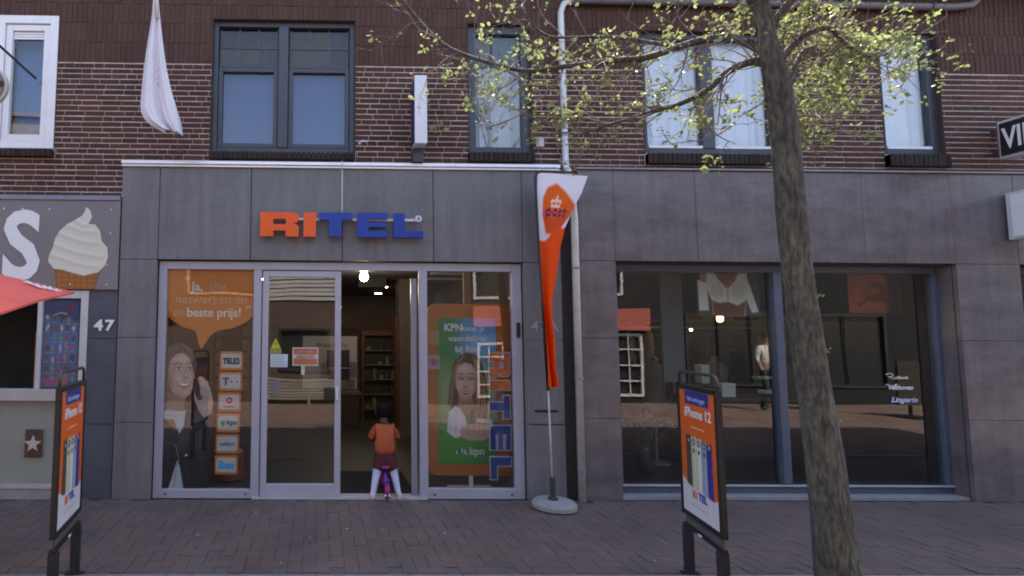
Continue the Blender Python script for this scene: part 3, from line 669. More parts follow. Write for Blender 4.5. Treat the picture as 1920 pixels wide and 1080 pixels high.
letter([[(0, 0), (0, 1), (1, 1), (1, .76), (.38, .76), (.38, .62), (.96, .62), (.96, .42), (.38, .42), (.38, .27), (1, .27), (1, 0)]], .385, .305, blue_pl, 'blue letter E')
letter([[(0, 0), (0, 1), (.38, 1), (.38, .27), (1, .27), (1, 0)]], .752, .295, blue_pl, 'blue letter L')
MB().lathe([(.03, -.006), (.034, 0), (.034, .01)], (1.005, -.09, 2.785), 20, 'y').obj('registered_mark', white_pl, rs)
text('registered_mark', 'R', .03, ink_blue, .994, -.098, 2.771, rs, bold=.04)

# white projecting lightbox over coping
lb = thing('lightbox', 'tall slim white lightbox projecting from the brick above the coping', 'lightbox', (1.02, 0, 3.9))
bevel(bx('cabinet', white_pl, (.948, 1.072, -.24, -.04, 3.515, 4.215), lb), .006)
bx('side_face', mat('dark_blue_face', (.012, .02, .09), .4), (.943, .947, -.23, -.05, 3.53, 4.19), lb); bx('side_face', MATS['dark_blue_face'], (1.073, 1.077, -.23, -.05, 3.53, 4.19), lb)
MB().box(.98, 1.055, -.04, BY, 3.55, 3.6).box(.98, 1.055, -.04, BY, 4.1, 4.15).obj('bracket', darkgrey, lb)
bx('underside_box', darkgrey, (.955, 1.06, -.10, BY, 3.375, 3.514), lb)
# black VIDEO lightbox
vb = thing('lightbox', 'black lightbox with white letters VIDEO projecting from the brick at the right edge', 'lightbox', (7.2, -.5, 3.7))
bevel(bx('cabinet', mat('vb_white', (.45, .45, .48), .4), (7.06, 7.2, -1.15, -.06, 3.47, 3.87), vb), .01)
bx('face', black_pl, (7.050, 7.059, -1.13, -.085, 3.50, 3.84), vb)
text('letters', 'VIDEO', .21, ink_w, 7.046, -.11, 3.57, vb, bold=.03, sx=.62, rotz=-math.pi/2)
bx('end_cap', mat('vb_red', (.4, .05, .04), .5), (7.065, 7.195, -.059, -.05, 3.49, 3.85), vb)
MB().box(7.1, 7.14, -.05, BY, 3.55, 3.6).box(7.1, 7.14, -.05, BY, 3.75, 3.8).obj('bracket', darkgrey, vb)
vb = thing('lightbox', 'white lightbox with red inner panel on the granite at the right edge', 'lightbox', (7.2, -.4, 2.9))
bevel(bx('cabinet', mat('pale_box', (.52, .56, .60), .4, .04), (7.09, 7.27, -.75, -.05, 2.63, 3.12), vb), .008)
bx('face', ink_w, (7.078, 7.089, -.70, -.10, 2.66, 3.09), vb); bx('face_panel', ink_red, (7.072, 7.077, -.68, -.3, 2.9, 3.05), vb)
MB().box(7.12, 7.2, -.05, SY-.002, 2.8, 2.85).obj('bracket', darkgrey, vb)
# round sign at the left
rsn = thing('round_sign', 'round brown sign with pale rim sticking in at the left edge', 'sign', (-3.0, -.75, 3.8))
MB().lathe([(.17, .0), (.18, -.012), (.18, -.05), (.165, -.055)], (-2.955, -.75, 3.80), 40, 'y').obj('rim', mat('pale_rim', (.45, .44, .42), .4), rsn)
MB().lathe([(.16, -.057), (.16, -.062)], (-2.955, -.75, 3.80), 40, 'y').obj('disc', mat('brown_disc', (.19, .12, .11), .5), rsn)
flat('emblem', [[(0, 0), (.05, .05), (.12, .06), (.13, .02), (.08, -.01), (.05, -.06), (.0, -.07)]], .004, ink_b, -2.93, -.815, 3.78, rsn)
MB().tube([(-2.955, -.75, 3.98), (-2.955, -.75, 4.2), (-2.955, -.7, 4.25), (-2.955, BY, 4.25)], .012, 8).obj('arm', black_pl, rsn)
# alarm box, small bracket bits
ab = thing('alarm_box', 'small white alarm box on the brick beside the downpipe', 'alarm box', (2.29, 0, 3.62))
bevel(bx('housing', mat('cream_plastic', (.42, .42, .40), .5), (2.255, 2.33, -.02, BY-.004, 3.57, 3.67), ab), .008); bx('slot', darkgrey, (2.265, 2.27, -.024, -.02, 3.585, 3.66), ab)
ws = thing('wall_bracket', 'small pale metal wall bracket right of the leaded window', 'bracket', (.44, 0, 3.59))
MB().tube([(.42, BY-.01, 3.60), (.44, -.03, 3.605), (.49, -.03, 3.60)], .009, 8).obj('hook', white_pl, ws); MB().lathe([(.014, 0), (.016, .01)], (.42, BY-.012, 3.60), 12, 'y').obj('plate', white_pl, ws)
fb = thing('ring_bracket', 'rusty ring bracket on the brick below the white flag', 'bracket', (-1.43, 0, 3.42))
MB().tube([(-1.43+.035*math.cos(t*.5236), -.03, 3.50+.035*math.sin(t*.5236)) for t in range(13)], .006, 6, False).obj('ring', mat('rust', (.1, .06, .045), .8), fb); MB().tube([(-1.43, BY, 3.47), (-1.43, -.03, 3.465)], .008, 8).obj('pin', mat('rust', (.1, .06, .045), .8), fb)

# downpipe and gutter pipe
dp = thing('downpipe', 'pale rainwater downpipe running from the gutter to the pavement between the shops', 'downpipe', (2.6, 0, 0))
MB().tube([(2.545, -.055, 3.32), (2.545, -.02, 3.36), (2.535, -.02, 5.02), (2.57, -.02, 5.12), (2.66, -.02, 5.155)], .032, 16).obj('upper_pipe', zinc, dp, smooth=True)
MB().tube([(2.545, -.055, 3.32), (2.585, -.06, 3.05), (2.60, -.06, 2.8), (2.60, -.06, .0)], .036, 16).obj('lower_pipe', zinc, dp, smooth=True)
for zz, x in ((4.5, 2.54), (3.7, 2.545), (2.3, 2.6), (1.2, 2.6), (.3, 2.6)):
    MB().lathe([(.037, -.012), (.041, -.012), (.041, .012), (.037, .012)], (x, -.02 if zz > 3.3 else -.06, zz), 16).obj('pipe_clip', grey_metal, dp)
gp = thing('gutter_pipe', 'grey horizontal pipe along the brick above the upstairs windows', 'pipe', (4.8, 0, 5.1))
MB().tube([(2.66, -.03, 5.155), (4.5, -.03, 5.15), (6.75, -.03, 5.14), (6.95, -.02, 5.17), (7.08, -.0, 5.28), (7.1, 0, 5.45)], .036, 16).obj('pipe', mat('grey_pipe', (.13, .12, .14), .5), gp, smooth=True)
for x in (3.3, 4.4, 5.5, 6.5): MB().lathe([(.036, -.01), (.042, -.01), (.042, .01), (.036, .01)], (x, -.03, 5.148), 16, 'x').obj('pipe_clip', darkgrey, gp)
ev = thing('eaves_board', 'dark boarded gutter overhang above the right hand upstairs windows', 'gutter', (5, 0, 5.3))
bx('board', mat('eaves_dark', (.03, .026, .03), .7), (2.62, 11.5, -.25, BY-.004, 5.34, 5.6), ev)

# ------------------------------------------------------------------ flags
fl = thing('hanging_flag', 'white limp flag with small red script hanging high on the left', 'flag', (-1.5, -.6, 4.9))
MB().tube([(-1.52, -.62, 4.55), (-1.535, -.6, 4.72), (-1.56, -.5, 5.15), (-1.6, .03, 5.75)], .014, 10).obj('pole', mat('pole_white', (.5, .46, .42), .5), fl, smooth=True)
rows = [(4.80, -1.575, -1.535), (4.60, -1.575, -1.515), (4.45, -1.60, -1.495), (4.2, -1.63, -1.46), (3.95, -1.655, -1.41), (3.75, -1.665, -1.345), (3.70, -1.67, -1.33), (3.60, -1.64, -1.295), (3.53, -1.55, -1.28), (3.475, -1.44, -1.272)]
vs = []; fs = []; nx = 36
for j, (zz, a, b) in enumerate(rows):
    for i in range(nx+1):
        s = i/nx; t = j/(len(rows)-1)
        drop = 0
        vs.append((a+(b-a)*s, -.6+.045*math.sin(s*13+1.5*t)*(.25+.75*t)+.02*math.sin(s*29)*t+.03*s, zz-drop+.01*(math.sin(s*5))*t))
for j in range(len(rows)-1):
    for i in range(nx): k = j*(nx+1)+i; fs.append((k, k+1, k+nx+2, k+nx+1))
mb = MB(); mb.add(vs, fs); o = mb.obj('cloth', white_cl, fl, smooth=True, normals=False); sd = o.modifiers.new('s', 'SUBSURF'); sd.levels = sd.render_levels = 1
for k, (zz) in enumerate((4.02, 3.95, 3.88)):
    MB().tube([(-1.485+.012*math.sin(t*.9+k)+k*.004, -.665, zz-.05*(t/7)+.03) for t in range(8)], .0025, 5).obj('script', mat('red_thread', (.45, .06, .08), .7), fl)

pf = thing('beach_flag', 'orange and white feather banner with crown emblem on a pole with round concrete base', 'banner', (2.25, -.25, 0))
MB().lathe([(.175, 0), (.2, .015), (.2, .05), (.18, .075), (.06, .085)], (2.235, -.27, 0), 40).obj('base', mat('base_concrete', (.27, .27, .28), .8, .15, 20), pf, smooth=False)
MB().lathe([(.045, 0), (.045, .02), (.027, .03), (.027, .2), (.022, .21)], (2.225, -.27, .085), 20).obj('socket', darkgrey, pf)
MB().tube([(2.225, -.27, .1), (2.205, -.27, 1.1)], .009, 8).obj('pole', mat('pole_grey', (.42, .42, .42), .4), pf, smooth=True)
MB().tube([(2.203, -.27, 1.1), (2.175, -.27, 1.7), (2.145, -.27, 2.5), (2.130, -.27, 3.05), (2.128, -.27, 3.17), (2.145, -.27, 3.215), (2.19, -.27, 3.235), (2.5, -.27, 3.225)], .013, 8).obj('sleeve', black_pl, pf, smooth=True)
rows = [(3.222, 2.15, 2.665), (3.05, 2.145, 2.60), (2.9, 2.147, 2.52), (2.7, 2.155, 2.43), (2.5, 2.16, 2.38), (2.2, 2.165, 2.335), (1.95, 2.17, 2.29), (1.8, 2.175, 2.285), (1.6, 2.18, 2.305), (1.45, 2.185, 2.30), (1.3, 2.19, 2.30), (1.2, 2.195, 2.325), (1.13, 2.20, 2.315)]
ft = lambda z: np.interp(-z, [-r[0] for r in rows], [r[1] for r in rows]), 
def fmap(X, Y, Z):
    zz = -Z.ravel(); zr = [-r[0] for r in rows]
    a = np.interp(zz, zr, [r[1] for r in rows]).reshape(Z.shape); b = np.interp(zz, zr, [r[2] for r in rows]).reshape(Z.shape)
    s = X; t = np.clip((3.2-Z)/2.0, 0, 1)
    x = a+(b-a)*s; y = -.27+(.012+.05*t)*np.sin(s*(4+7*t)+Z*3)+.02*s
    return x, y, Z - .02*s*(1-t)
c = Canvas(0, 1, 0, 2.09, 110, L(232, 78, 20))
zf = lambda z: 3.222-z
c.poly([(0, 0), (1, 0), (1, zf(2.70)), (.8, zf(2.68)), (.45, zf(2.62)), (.25, zf(2.55)), (.1, zf(2.55)), (0, zf(2.56))], L(222, 218, 230), .012)
em = [(.22, .14), (.40, .10), (.75, .22), (1.02, .30), (.99, .40), (.80, .56), (.50, .62), (.25, .60), (.13, .42), (.13, .25)]
c.poly(em, L(222, 96, 30), .03); c.poly([(.16, .40), (.95, .40), (.80, .54), (.5, .615), (.25, .6)], L(205, 62, 34), .12, .7)
pu = L(84, 34, 92); wh = L(235, 225, 225)
# crown emblem
c.line([(.33, .285), (.37, .27), (.41, .285), (.45, .26), (.47, .255), (.5, .285), (.54, .27), (.58, .285)], .018, wh, .012); c.line([(.35, .33), (.56, .33)], .018, wh, .012); c.line([(.35, .285), (.36, .33)], .018, wh, .012); c.line([(.46, .27), (.455, .33)], .018, wh, .012); c.line([(.57, .285), (.555, .33)], .018, wh, .012); c.ell(.465, .235, .02, .012, wh, 0, .012)
x = .22; y0, y1 = .365, .42
def ring(cx): c.line([(cx+.055*math.cos(t*.5236), .393+.028*math.sin(t*.5236)) for t in range(13)], .026, pu, .01)
ring(.29); c.line([(.235, .37), (.235, .46)], .03, pu, .01)          # p
ring(.47)                                                           # o
c.line([(.66, .370), (.60, .368), (.585, .382), (.64, .398), (.655, .412), (.62, .424), (.575, .42)], .024, pu, .01)  # s
c.line([(.75, .34), (.75, .415), (.80, .423)], .028, pu, .01); c.line([(.70, .37), (.82, .37)], .02, pu, .01)         # t
o = c.obj('cloth', 0, 1, 0, 3.222, 1.13, PRINTG, pf, fmap); o.data.polygons.foreach_set('use_smooth', [True]*len(o.data.polygons))

# ------------------------------------------------------------------ red parasol
pr = thing('parasol', 'red canvas parasol corner with white script reaching in at the left edge', 'parasol', (-3.35, -1.5, 0))
apex = Vector((-2.78, -1.65, 2.17)); n = 6
cor = [Vector(p) for p in ((-1.89, -1.3, 1.935), (-2.55, -.8, 2.03), (-3.45, -1.15, 1.98), (-3.75, -2.0, 1.86), (-3.0, -2.65, 1.72), (-1.955, -2.2, 1.738))]
mb = MB()
for k in range(n):
    p, q = cor[k], cor[(k+1) % n]; mid = (p+q)/2*.99+apex*.01; mid.z = (p.z+q.z)/2+.012; m1 = (apex*.5+p*.5)+Vector((0, 0, -.012)); m2 = (apex*.5+q*.5)+Vector((0, 0, -.012))
    mb.add([apex, m1, p, mid, q, m2, (m1+m2)/2-Vector((0, 0, .012))], [(0, 1, 6, 5), (1, 2, 3, 6), (6, 3, 4, 5)])
    mb.add([p, mid, q, q-Vector((0, 0, .015)), mid-Vector((0, 0, .015)), p-Vector((0, 0, .015))], [(0, 1, 4, 5), (1, 2, 3, 4)])
# white script on the facet facing the street: strokes laid on the canvas
fa, fb, fc = apex, cor[0], cor[5]
nrm = (fb-fa).cross(fc-fa).normalized(); nrm = nrm if nrm.z > 0 else -nrm
def onf(u, v): return fa+(fb-fa)*u+(fc-fa)*v+nrm*.006
for st_ in ([(.58, .10), (.66, .13), (.74, .13), (.84, .11)], [(.62, .06), (.64, .12), (.67, .16)], [(.68, .08), (.67, .14), (.70, .16), (.72, .10)], [(.73, .08), (.74, .15), (.77, .08)], [(.78, .07), (.77, .13), (.80, .14), (.82, .08)]):
    MB().tube([onf(u, v) for u, v in st_], .006, 5).obj('script', ink_w, pr)
mb.obj('canopy', red_cl, pr, normals=False)
MB().tube([(apex.x-.28, apex.y, .04), (apex.x, apex.y, 2.19)], .025, 12).obj('pole', white_pl, pr); MB().lathe([(.3, 0), (.3, .05), (.05, .08)], (apex.x-.29, apex.y, 0), 24).obj('base', darkgrey, pr)
rb_ = MB()
for k in range(n): rb_.tube([apex-Vector((0, 0, .04)), cor[k]-Vector((0, 0, .01))], .008, 6)
rb_.obj('ribs', mat('rib_metal', (.2, .05, .05), .5), pr)

# ------------------------------------------------------------------ shop window decals (phone shop)
def px2x(px): return -1.52+(px-318)*(.88/162)      # print of the left window
WY = .072
db = thing('speech_bubble_decal', 'orange speech bubble decal with white slogan at the top of the left shop window', 'decal', (-1.08, WY, 1.9))
W_, H_ = .87, .61
bub = [(-1.53, 2.268), (-.665, 2.268), (-.665, 1.80), (-.70, 1.76), (-.78, 1.71), (-.88, 1.67), (-.99, 1.655), (-1.05, 1.63), (-1.10, 1.58), (-1.15, 1.50), (-1.175, 1.46), (-1.20, 1.50), (-1.225, 1.60), (-1.25, 1.65), (-1.36, 1.68), (-1.46, 1.73), (-1.53, 1.80)]
flat('bubble', [bub], .002, orange_d, 0, WY, 0, db)
pale_o = mat('pale_letters', (.72, .62, .52), .6); pale_o2 = mat('faint_letters', (.66, .36, .18), .6)
text('quote_mark', '“', .08, pale_o, -1.36, WY-.004, 2.115, db, bold=.02)
text('slogan', 'Ja,', .088, pale_o, -1.29, WY-.004, 2.055, db, bold=.03); text('slogan', 'alle', .088, pale_o2, -1.115, WY-.004, 2.055, db)
text('slogan', 'netwerken en', .088, pale_o2, -1.45, WY-.004, 1.925, db, sx=1.02)
text('slogan', 'de', .088, pale_o2, -1.475, WY-.004, 1.79, db); text('slogan', 'beste prijs!', .088, pale_o, -1.335, WY-.004, 1.79, db, bold=.03, sx=.98)
text('quote_mark', '”', .08, pale_o, -.735, WY-.004, 1.82, db, bold=.02)
# woman with phone
c = Canvas(296, 404, 636, 924, 1.5, (0, 0, 0), 0)
sk = L(186, 156, 144); skd = L(142, 108, 96); skl = L(206, 180, 168); hair = L(92, 72, 62); hl = L(134, 108, 92); blk = L(34, 35, 42); wht = L(190, 198, 208)
c.poly([(300, 770), (300, 690), (303, 664), (312, 648), (326, 640), (342, 641), (356, 651), (365, 668), (368, 688), (364, 706), (356, 700), (345, 676), (330, 700), (322, 760), (314, 782), (300, 784)], hair, 3)
for i, P_ in enumerate(([(318, 646), (306, 668), (303, 700), (305, 740), (302, 772)], [(326, 645), (312, 668), (308, 700), (311, 745), (308, 776)], [(336, 644), (352, 652), (362, 672), (364, 694)], [(330, 648), (316, 664), (311, 690)], [(344, 648), (357, 664), (361, 682)])): c.line(P_, 2.2, (hl, hair, hl, hl, hl)[i], 2.5, .7)
c.poly([(313, 735), (346, 748), (344, 790), (330, 812), (308, 790)], skd, 3)
c.poly([(312, 694), (316, 674), (327, 662), (341, 660), (352, 670), (359, 688), (363, 703), (365, 711), (361, 715), (361, 727), (355, 741), (344, 749), (331, 746), (319, 734), (313, 716)], sk, 2.5)
c.ell(316, 716, 6, 22, skd, 8, 8, .65); c.ell(330, 744, 14, 5, skd, 18, 6, .6); c.ell(337, 673, 13, 8, skl, 0, 9, .8); c.ell(330, 710, 8, 7, skl, 0, 8, .8); c.ell(356, 712, 4, 6, skl, 0, 5, .7); c.ell(349, 738, 6, 4, skl, 0, 4, .6)
c.line([(321, 683), (329, 679.5), (338, 682)], 2.4, L(84, 62, 52), 1.8, .9); c.line([(347, 681), (353, 679.5), (359, 683)], 2.0, L(84, 62, 52), 1.8, .9)
for ex, w_ in ((330.5, 5.5), (353, 4.2)):
    c.ell(ex, 690.5, w_, 2.6, L(222, 212, 206), 0, 1.2, .8); c.ell(ex+1, 690.5, 2.3, 2.4, L(46, 34, 30), 0, 1); c.line([(ex-w_, 690), (ex-1, 687.6), (ex+w_, 689.5)], 1.5, L(52, 38, 34), 1.2); c.line([(ex-w_, 694), (ex, 695.4), (ex+w_, 694)], 1, skd, 1.6, .6)
c.line([(345, 690), (347.5, 703), (350, 707)], 1.6, skd, 2, .7); c.ell(346, 708.5, 5, 2, skd, 0, 2.5, .7); c.ell(348, 703, 2, 3, skl, 0, 2, .8)
c.poly([(329, 717), (338, 720), (346, 720), (356, 716), (352, 725), (344, 729), (335, 726)], L(158, 88, 84), 1.6); c.poly([(332, 718.5), (345, 721), (354, 717.6), (350, 723.4), (343, 725), (336, 723)], L(236, 230, 224), 1.1)
c.line([(326, 712), (328, 720), (331, 726)], 1.4, skd, 2.4, .7); c.line([(358, 711), (359, 719)], 1.2, skd, 2.4, .6)
c.poly([(303, 776), (312, 771), (340, 774), (348, 771), (347, 783), (330, 790), (303, 788)], wht, 1.5); c.poly([(325, 789), (347, 784), (344, 812), (336, 818)], wht, 1.8); c.line([(306, 780), (328, 784), (344, 778)], 1.6, L(150, 158, 170), 2)
c.poly([(298, 792), (306, 790), (318, 812), (334, 822), (346, 800), (350, 776), (368, 770), (384, 784), (394, 830), (392, 922), (298, 922)], blk, 2)
c.poly([(346, 800), (352, 778), (360, 790), (352, 830), (338, 850), (330, 838)], L(50, 51, 60), 2.5)
for a_ in range(8): c.line([(354+a_*4.5, 786+a_*5), (360+a_*4, 850+a_*8)], 2, L(58, 58, 68) if a_ % 2 else L(22, 22, 28), 3.5, .7)
c.line([(304, 810), (316, 850), (312, 915)], 2.5, L(60, 60, 70), 4, .7); c.line([(310, 830), (345, 850), (356, 900)], 2, L(66, 66, 76), 3, .7); c.line([(330, 838), (338, 870)], 1.2, L(160, 160, 165), 1.2, .8)
c.poly([(334, 868), (339, 880), (347, 922), (318, 922)], wht, 2); c.line([(334, 875), (328, 920)], 1.8, L(140, 148, 160), 2.5); c.ell(351, 858, 2.2, 2, L(220, 220, 220), 0, 1.2)
c.poly([(362, 730), (366, 716), (372, 706), (380, 707), (388, 716), (396, 733), (401, 756), (399, 778), (384, 786), (372, 772), (364, 752)], sk, 2)
c.poly([(361, 710), (370, 711), (378, 730), (380, 752), (372, 753), (364, 738)], L(24, 23, 28), 1.6); c.line([(363, 713), (371, 742)], 1, L(90, 90, 100), 1.2, .7)
for i in range(4): c.poly([(370+i*1.5, 708+i*9), (377+i*1.5, 706+i*9), (391+i*2, 717+i*8), (390+i*2, 724+i*8), (373+i*1.5, 715+i*9)], skl if i < 2 else sk, 1.6); c.line([(372+i*1.5, 716+i*9), (389+i*2, 725+i*8)], 1.2, skd, 1.6, .8)
c.ell(390, 765, 8, 12, skl, 20, 8, .6); c.line([(384, 786), (388, 770), (398, 778)], 1.3, skd, 2.5, .6)
o = c.obj('portrait_decal', -1.585, -1.03, WY, 1.545, .07)
x_ = tag(o, 'window decal of a smiling woman in a black jacket holding a phone to her ear', 'decal')
# provider stickers
def sticker(i, name, label):
    z0 = 1.345-i*.206; xc = -.872-i*.006
    t = thing('provider_sticker', label, 'sticker', (xc, WY, z0), 'column of white provider stickers in the left shop window')
    flat('border', [rrect(.232, .188, .02)], .002, orange_d, xc, WY, z0, t); flat('sheet', [rrect(.198, .142, .025)], .002, mat('sticker_white', (.50, .50, .50), .5), xc, WY-.004, z0, t)
    return t, xc, z0, WY-.008
t, x, z, y = sticker(0, '', 'rounded white sticker with bold black capitals, topmost of the column'); text('letters', 'TELE2', .055, ink_b, x, y, z-.028, t, 'CENTER', bold=.06, sx=.82)
t, x, z, y = sticker(1, '', 'rounded white sticker with a dark T and three dots, second of the column'); text('letters', 'T', .07, ink_purple, x-.075, y, z-.035, t, bold=.06); text('letters', '· · ·', .07, ink_purple, x+.0, y, z-.035, t, bold=.04)
t, x, z, y = sticker(2, '', 'rounded white sticker with a red ring above tiny red letters, third of the column'); flat('ring', [[(.032*math.cos(a*.4488), .032*math.sin(a*.4488)) for a in range(14)], [(.014*math.cos(a*.4488), .014*math.sin(a*.4488)) for a in range(14)]], .001, ink_red, x, y, z+.018, t); text('letters', 'vodafone', .022, ink_red, x, y, z-.052, t, 'CENTER')
t, x, z, y = sticker(3, '', 'rounded white sticker with a green mark and dark letters, fourth of the column'); text('letters', 'kpn', .05, mat('grey_ink', (.06, .1, .12), .6), x-.015, y, z-.018, t, bold=.04); flat('mark', [[(0, 0), (.02, .02), (.03, .0), (.045, .02), (.045, -.03), (.02, -.04), (0, -.025)]], .001, ink_green, x-.075, y, z+.01, t)
t, x, z, y = sticker(4, '', 'rounded white sticker with small faint blue letters only, fifth of the column'); text('letters', 'telfort', .04, mat('grey_blue_ink', (.07, .07, .2), .6), x, y, z-.018, t, 'CENTER', bold=.02)
t, x, z, y = sticker(5, '', 'rounded white sticker with big light blue letters, lowest of the column'); text('letters', 'Ben', .07, ink_teal, x, y, z-.035, t, 'CENTER', bold=.06)

# stickers on the door
ds = thing('warning_sticker', 'yellow triangular warning sticker high on the sliding door glass', 'sticker', (-.42, .068, 1.5))
flat('triangle', [[(-.425, 1.575), (-.478, 1.47), (-.372, 1.47)]], .002, mat('yellow_ink', (.42, .42, .03), .6), 0, .066, 0, ds); flat('label', [[(-.484, 1.465), (-.368, 1.465), (-.368, 1.42), (-.484, 1.42)]], .002, mat('dark_yellow_ink', (.28, .25, .04), .6), 0, .066, 0, ds)
flat('mark', [[(-.43, 1.54), (-.42, 1.54), (-.422, 1.50), (-.428, 1.50)]], .001, ink_b, 0, .063, 0, ds)
ds = thing('opening_hours_notice', 'pale blue white notice sheet below the yellow sticker on the door glass', 'notice', (-.4, .068, 1.35))
bx('sheet', mat('paper_blue', (.50, .56, .64), .6), (-.478, -.302, .064, .067, 1.285, 1.415), ds)
for i in range(6): bx('printed_line', mat('print_grey', (.25, .28, .33), .6), (-.462, -.33 if i % 2 else -.36, .0625, .0635, 1.392-i*.018, 1.397-i*.018), ds)
ds = thing('closing_sign', 'orange and white notice with a pale hanging tab in the middle of the door glass', 'notice', (-.12, .068, 1.4))
bx('sheet', mat('paper_cream', (.55, .50, .45), .6), (-.255, .005, .064, .0665, 1.30, 1.485), ds); bx('orange_field', mat('dull_orange', (.45, .14, .07), .6), (-.243, -.007, .0625, .0635, 1.312, 1.474), ds)
bx('band', mat('paper_cream', (.55, .50, .45), .6), (-.243, -.007, .061, .062, 1.372, 1.412), ds); text('letters', 'GESLOTEN', .026, mat('brown_ink', (.3, .1, .06), .6), -.125, .060, 1.379, ds, 'CENTER', bold=.04, sx=1.05)
text('letters', 'Sorry, wij zijn', .018, mat('paper_cream', (.55, .50, .45), .6), -.125, .0615, 1.436, ds, 'CENTER'); bx('tab', mat('paper_cream', (.55, .50, .45), .6), (-.165, -.13, .064, .0665, 1.21, 1.299), ds)
ds = tag(bx('paper_slip', mat('dim_paper', (.16, .15, .19), .7), (-.46, -.375, .064, .067, 1.03, 1.15)), 'small dim paper slip low at the left of the door glass', 'notice')

# orange poster stand in the right window
ps = thing('poster_display', 'rounded orange display board with a green telecom poster of a woman looking at her phone', 'display board', (1.62, .35, 0))
PY = .35
flat('board', [rrect(.99, 1.80, .09, 8, 1.665, 1.055)], .03, mat('orange_board', (.52, .15, .03), .5, .06, 3), 0, PY, 0, ps)
MB().box(1.60, 1.64, PY-.01, PY+.02, .0, .2).box(1.4, 1.86, PY-.12, PY+.16, 0, .015).obj('stand', white_pl, ps)
c = Canvas(818, 928, 596, 872, 1.8, L(64, 132, 74))
c.put(np.clip((c.U-846)/40, 0, 1)*np.clip((712-c.V)/60, 0, 1), L(104, 162, 218)); c.ell(908, 735, 30, 52, L(196, 200, 158), 0, 34, .9); c.ell(834, 742, 16, 44, L(168, 172, 128), 0, 24, .8); c.rect(818, 928, 806, 900, L(70, 152, 64), 12); c.ell(905, 648, 26, 16, L(150, 190, 232), 0, 20, .7)
hb_, hbl = L(92, 64, 50), L(196, 154, 98); s1, s2, s3 = L(208, 166, 148), L(168, 122, 104), L(226, 190, 174)
c.poly([(845, 704), (847, 684), (856, 670), (872, 662), (888, 665), (900, 678), (906, 702), (912, 748), (908, 792), (888, 812), (876, 800), (878, 770), (858, 768), (846, 776), (836, 758), (840, 728)], hb_, 4)
for i in range(8): c.line([(886+i*1.6, 672+i*3), (893+i*2, 712), (890+i*2.6, 760), (884+i*2.6, 802-abs(i-4)*3)], 2.6, (hbl, L(160, 116, 72), L(214, 176, 120), hb_)[i % 4], 3, .8)
for i in range(5): c.line([(866-i*3, 668+i*3), (852-i*1.4, 700), (846-i, 735), (843-i*1.2, 762)], 2, (hbl, hb_, L(140, 100, 66))[i % 3], 3, .7)
c.poly([(858, 742), (882, 744), (886, 768), (868, 782), (854, 766)], s2, 3)
c.poly([(838, 776), (850, 764), (858, 768), (868, 782), (874, 816), (850, 824), (834, 812)], L(226, 224, 230), 2.5); c.line([(852, 772), (850, 815)], 2, L(176, 178, 190), 4, .7); c.line([(842, 782), (840, 812)], 2, L(180, 182, 194), 4, .7)
c.poly([(851, 706), (857, 690), (868, 681), (881, 684), (890, 697), (892, 716), (888, 734), (879, 748), (869, 754), (859, 746), (852, 728)], s1, 3)
c.ell(868, 694, 12, 8, s3, 8, 9, .8); c.ell(860, 724, 6, 7, s3, 0, 7, .7); c.ell(882, 726, 5, 6, s3, 0, 6, .6); c.ell(889, 720, 3, 18, s2, 0, 6, .7); c.ell(870, 750, 12, 4, s2, 0, 5, .5)
for ex in (861, 879.5):
    c.line([(ex-5.5, 711), (ex, 713.4), (ex+5.5, 711.6)], 1.8, L(62, 42, 36), 1.4); c.ell(ex, 709, 5.5, 2.4, s2, 4, 2.5, .6); c.line([(ex-6, 704), (ex, 701.4), (ex+6, 703.4)], 1.8, L(100, 70, 54), 1.8, .8)
c.line([(870, 708), (869, 722), (866, 726)], 1.5, s2, 2.4, .8); c.ell(870, 728, 5, 2, s2, 0, 2.4, .8); c.ell(870.5, 722, 2, 3, s3, 0, 2, .8)
c.poly([(861, 736), (870, 734.5), (879, 737), (874, 742), (866, 742)], L(182, 92, 88), 1.8); c.line([(863, 737.4), (877, 738)], 1.2, L(236, 222, 214), 1.1, .9)
c.poly([(858, 808), (872, 798), (892, 796), (912, 799), (924, 806), (924, 820), (900, 828), (876, 828), (860, 822)], s1, 2.5); c.poly([(890, 786), (920, 789), (919, 797), (889, 794)], L(226, 228, 232), 1.2); c.line([(890, 795), (919, 797.5)], 1.2, L(60, 60, 66), 1.2)
for i in range(5): c.line([(876+i*9, 799), (873+i*9.5, 812), (878+i*9, 822)], 1.3, s2, 2, .8)
for i in range(4): c.ell(881+i*9, 803, 3, 4, s3, 0, 3, .7)
o = c.obj('poster', 1.275, 1.90, PY-.0185, 1.80, .275, None, ps)
text('letters', 'KPN', .074, ink_w, 1.345, PY-.022, 1.665, ps, bold=.05, sx=.95); text('letters', 'koop je', .058, ink_w, 1.535, PY-.022, 1.665, ps, bold=.03, sx=.95)
text('letters', 'voordeliger', .062, ink_w, 1.60, PY-.022, 1.555, ps, 'CENTER', bold=.03); text('letters', 'bij Ritel', .062, ink_w, 1.60, PY-.022, 1.44, ps, 'CENTER', bold=.03)
text('letters', 'kpn', .075, ink_w, 1.60, PY-.022, .37, ps, bold=.04)
cr = mat('crown_ink', (.6, .6, .4), .6)
for i, (a, b) in enumerate(((0, .03), (.025, .05), (.055, .055), (.085, .04), (.1, .01))): MB().box(1.46+a, 1.478+a, PY-.022, PY-.02, .36+b*.5, .385+b).obj('crown_mark', (cr, ink_blue, cr, ink_w, cr)[i], ps)
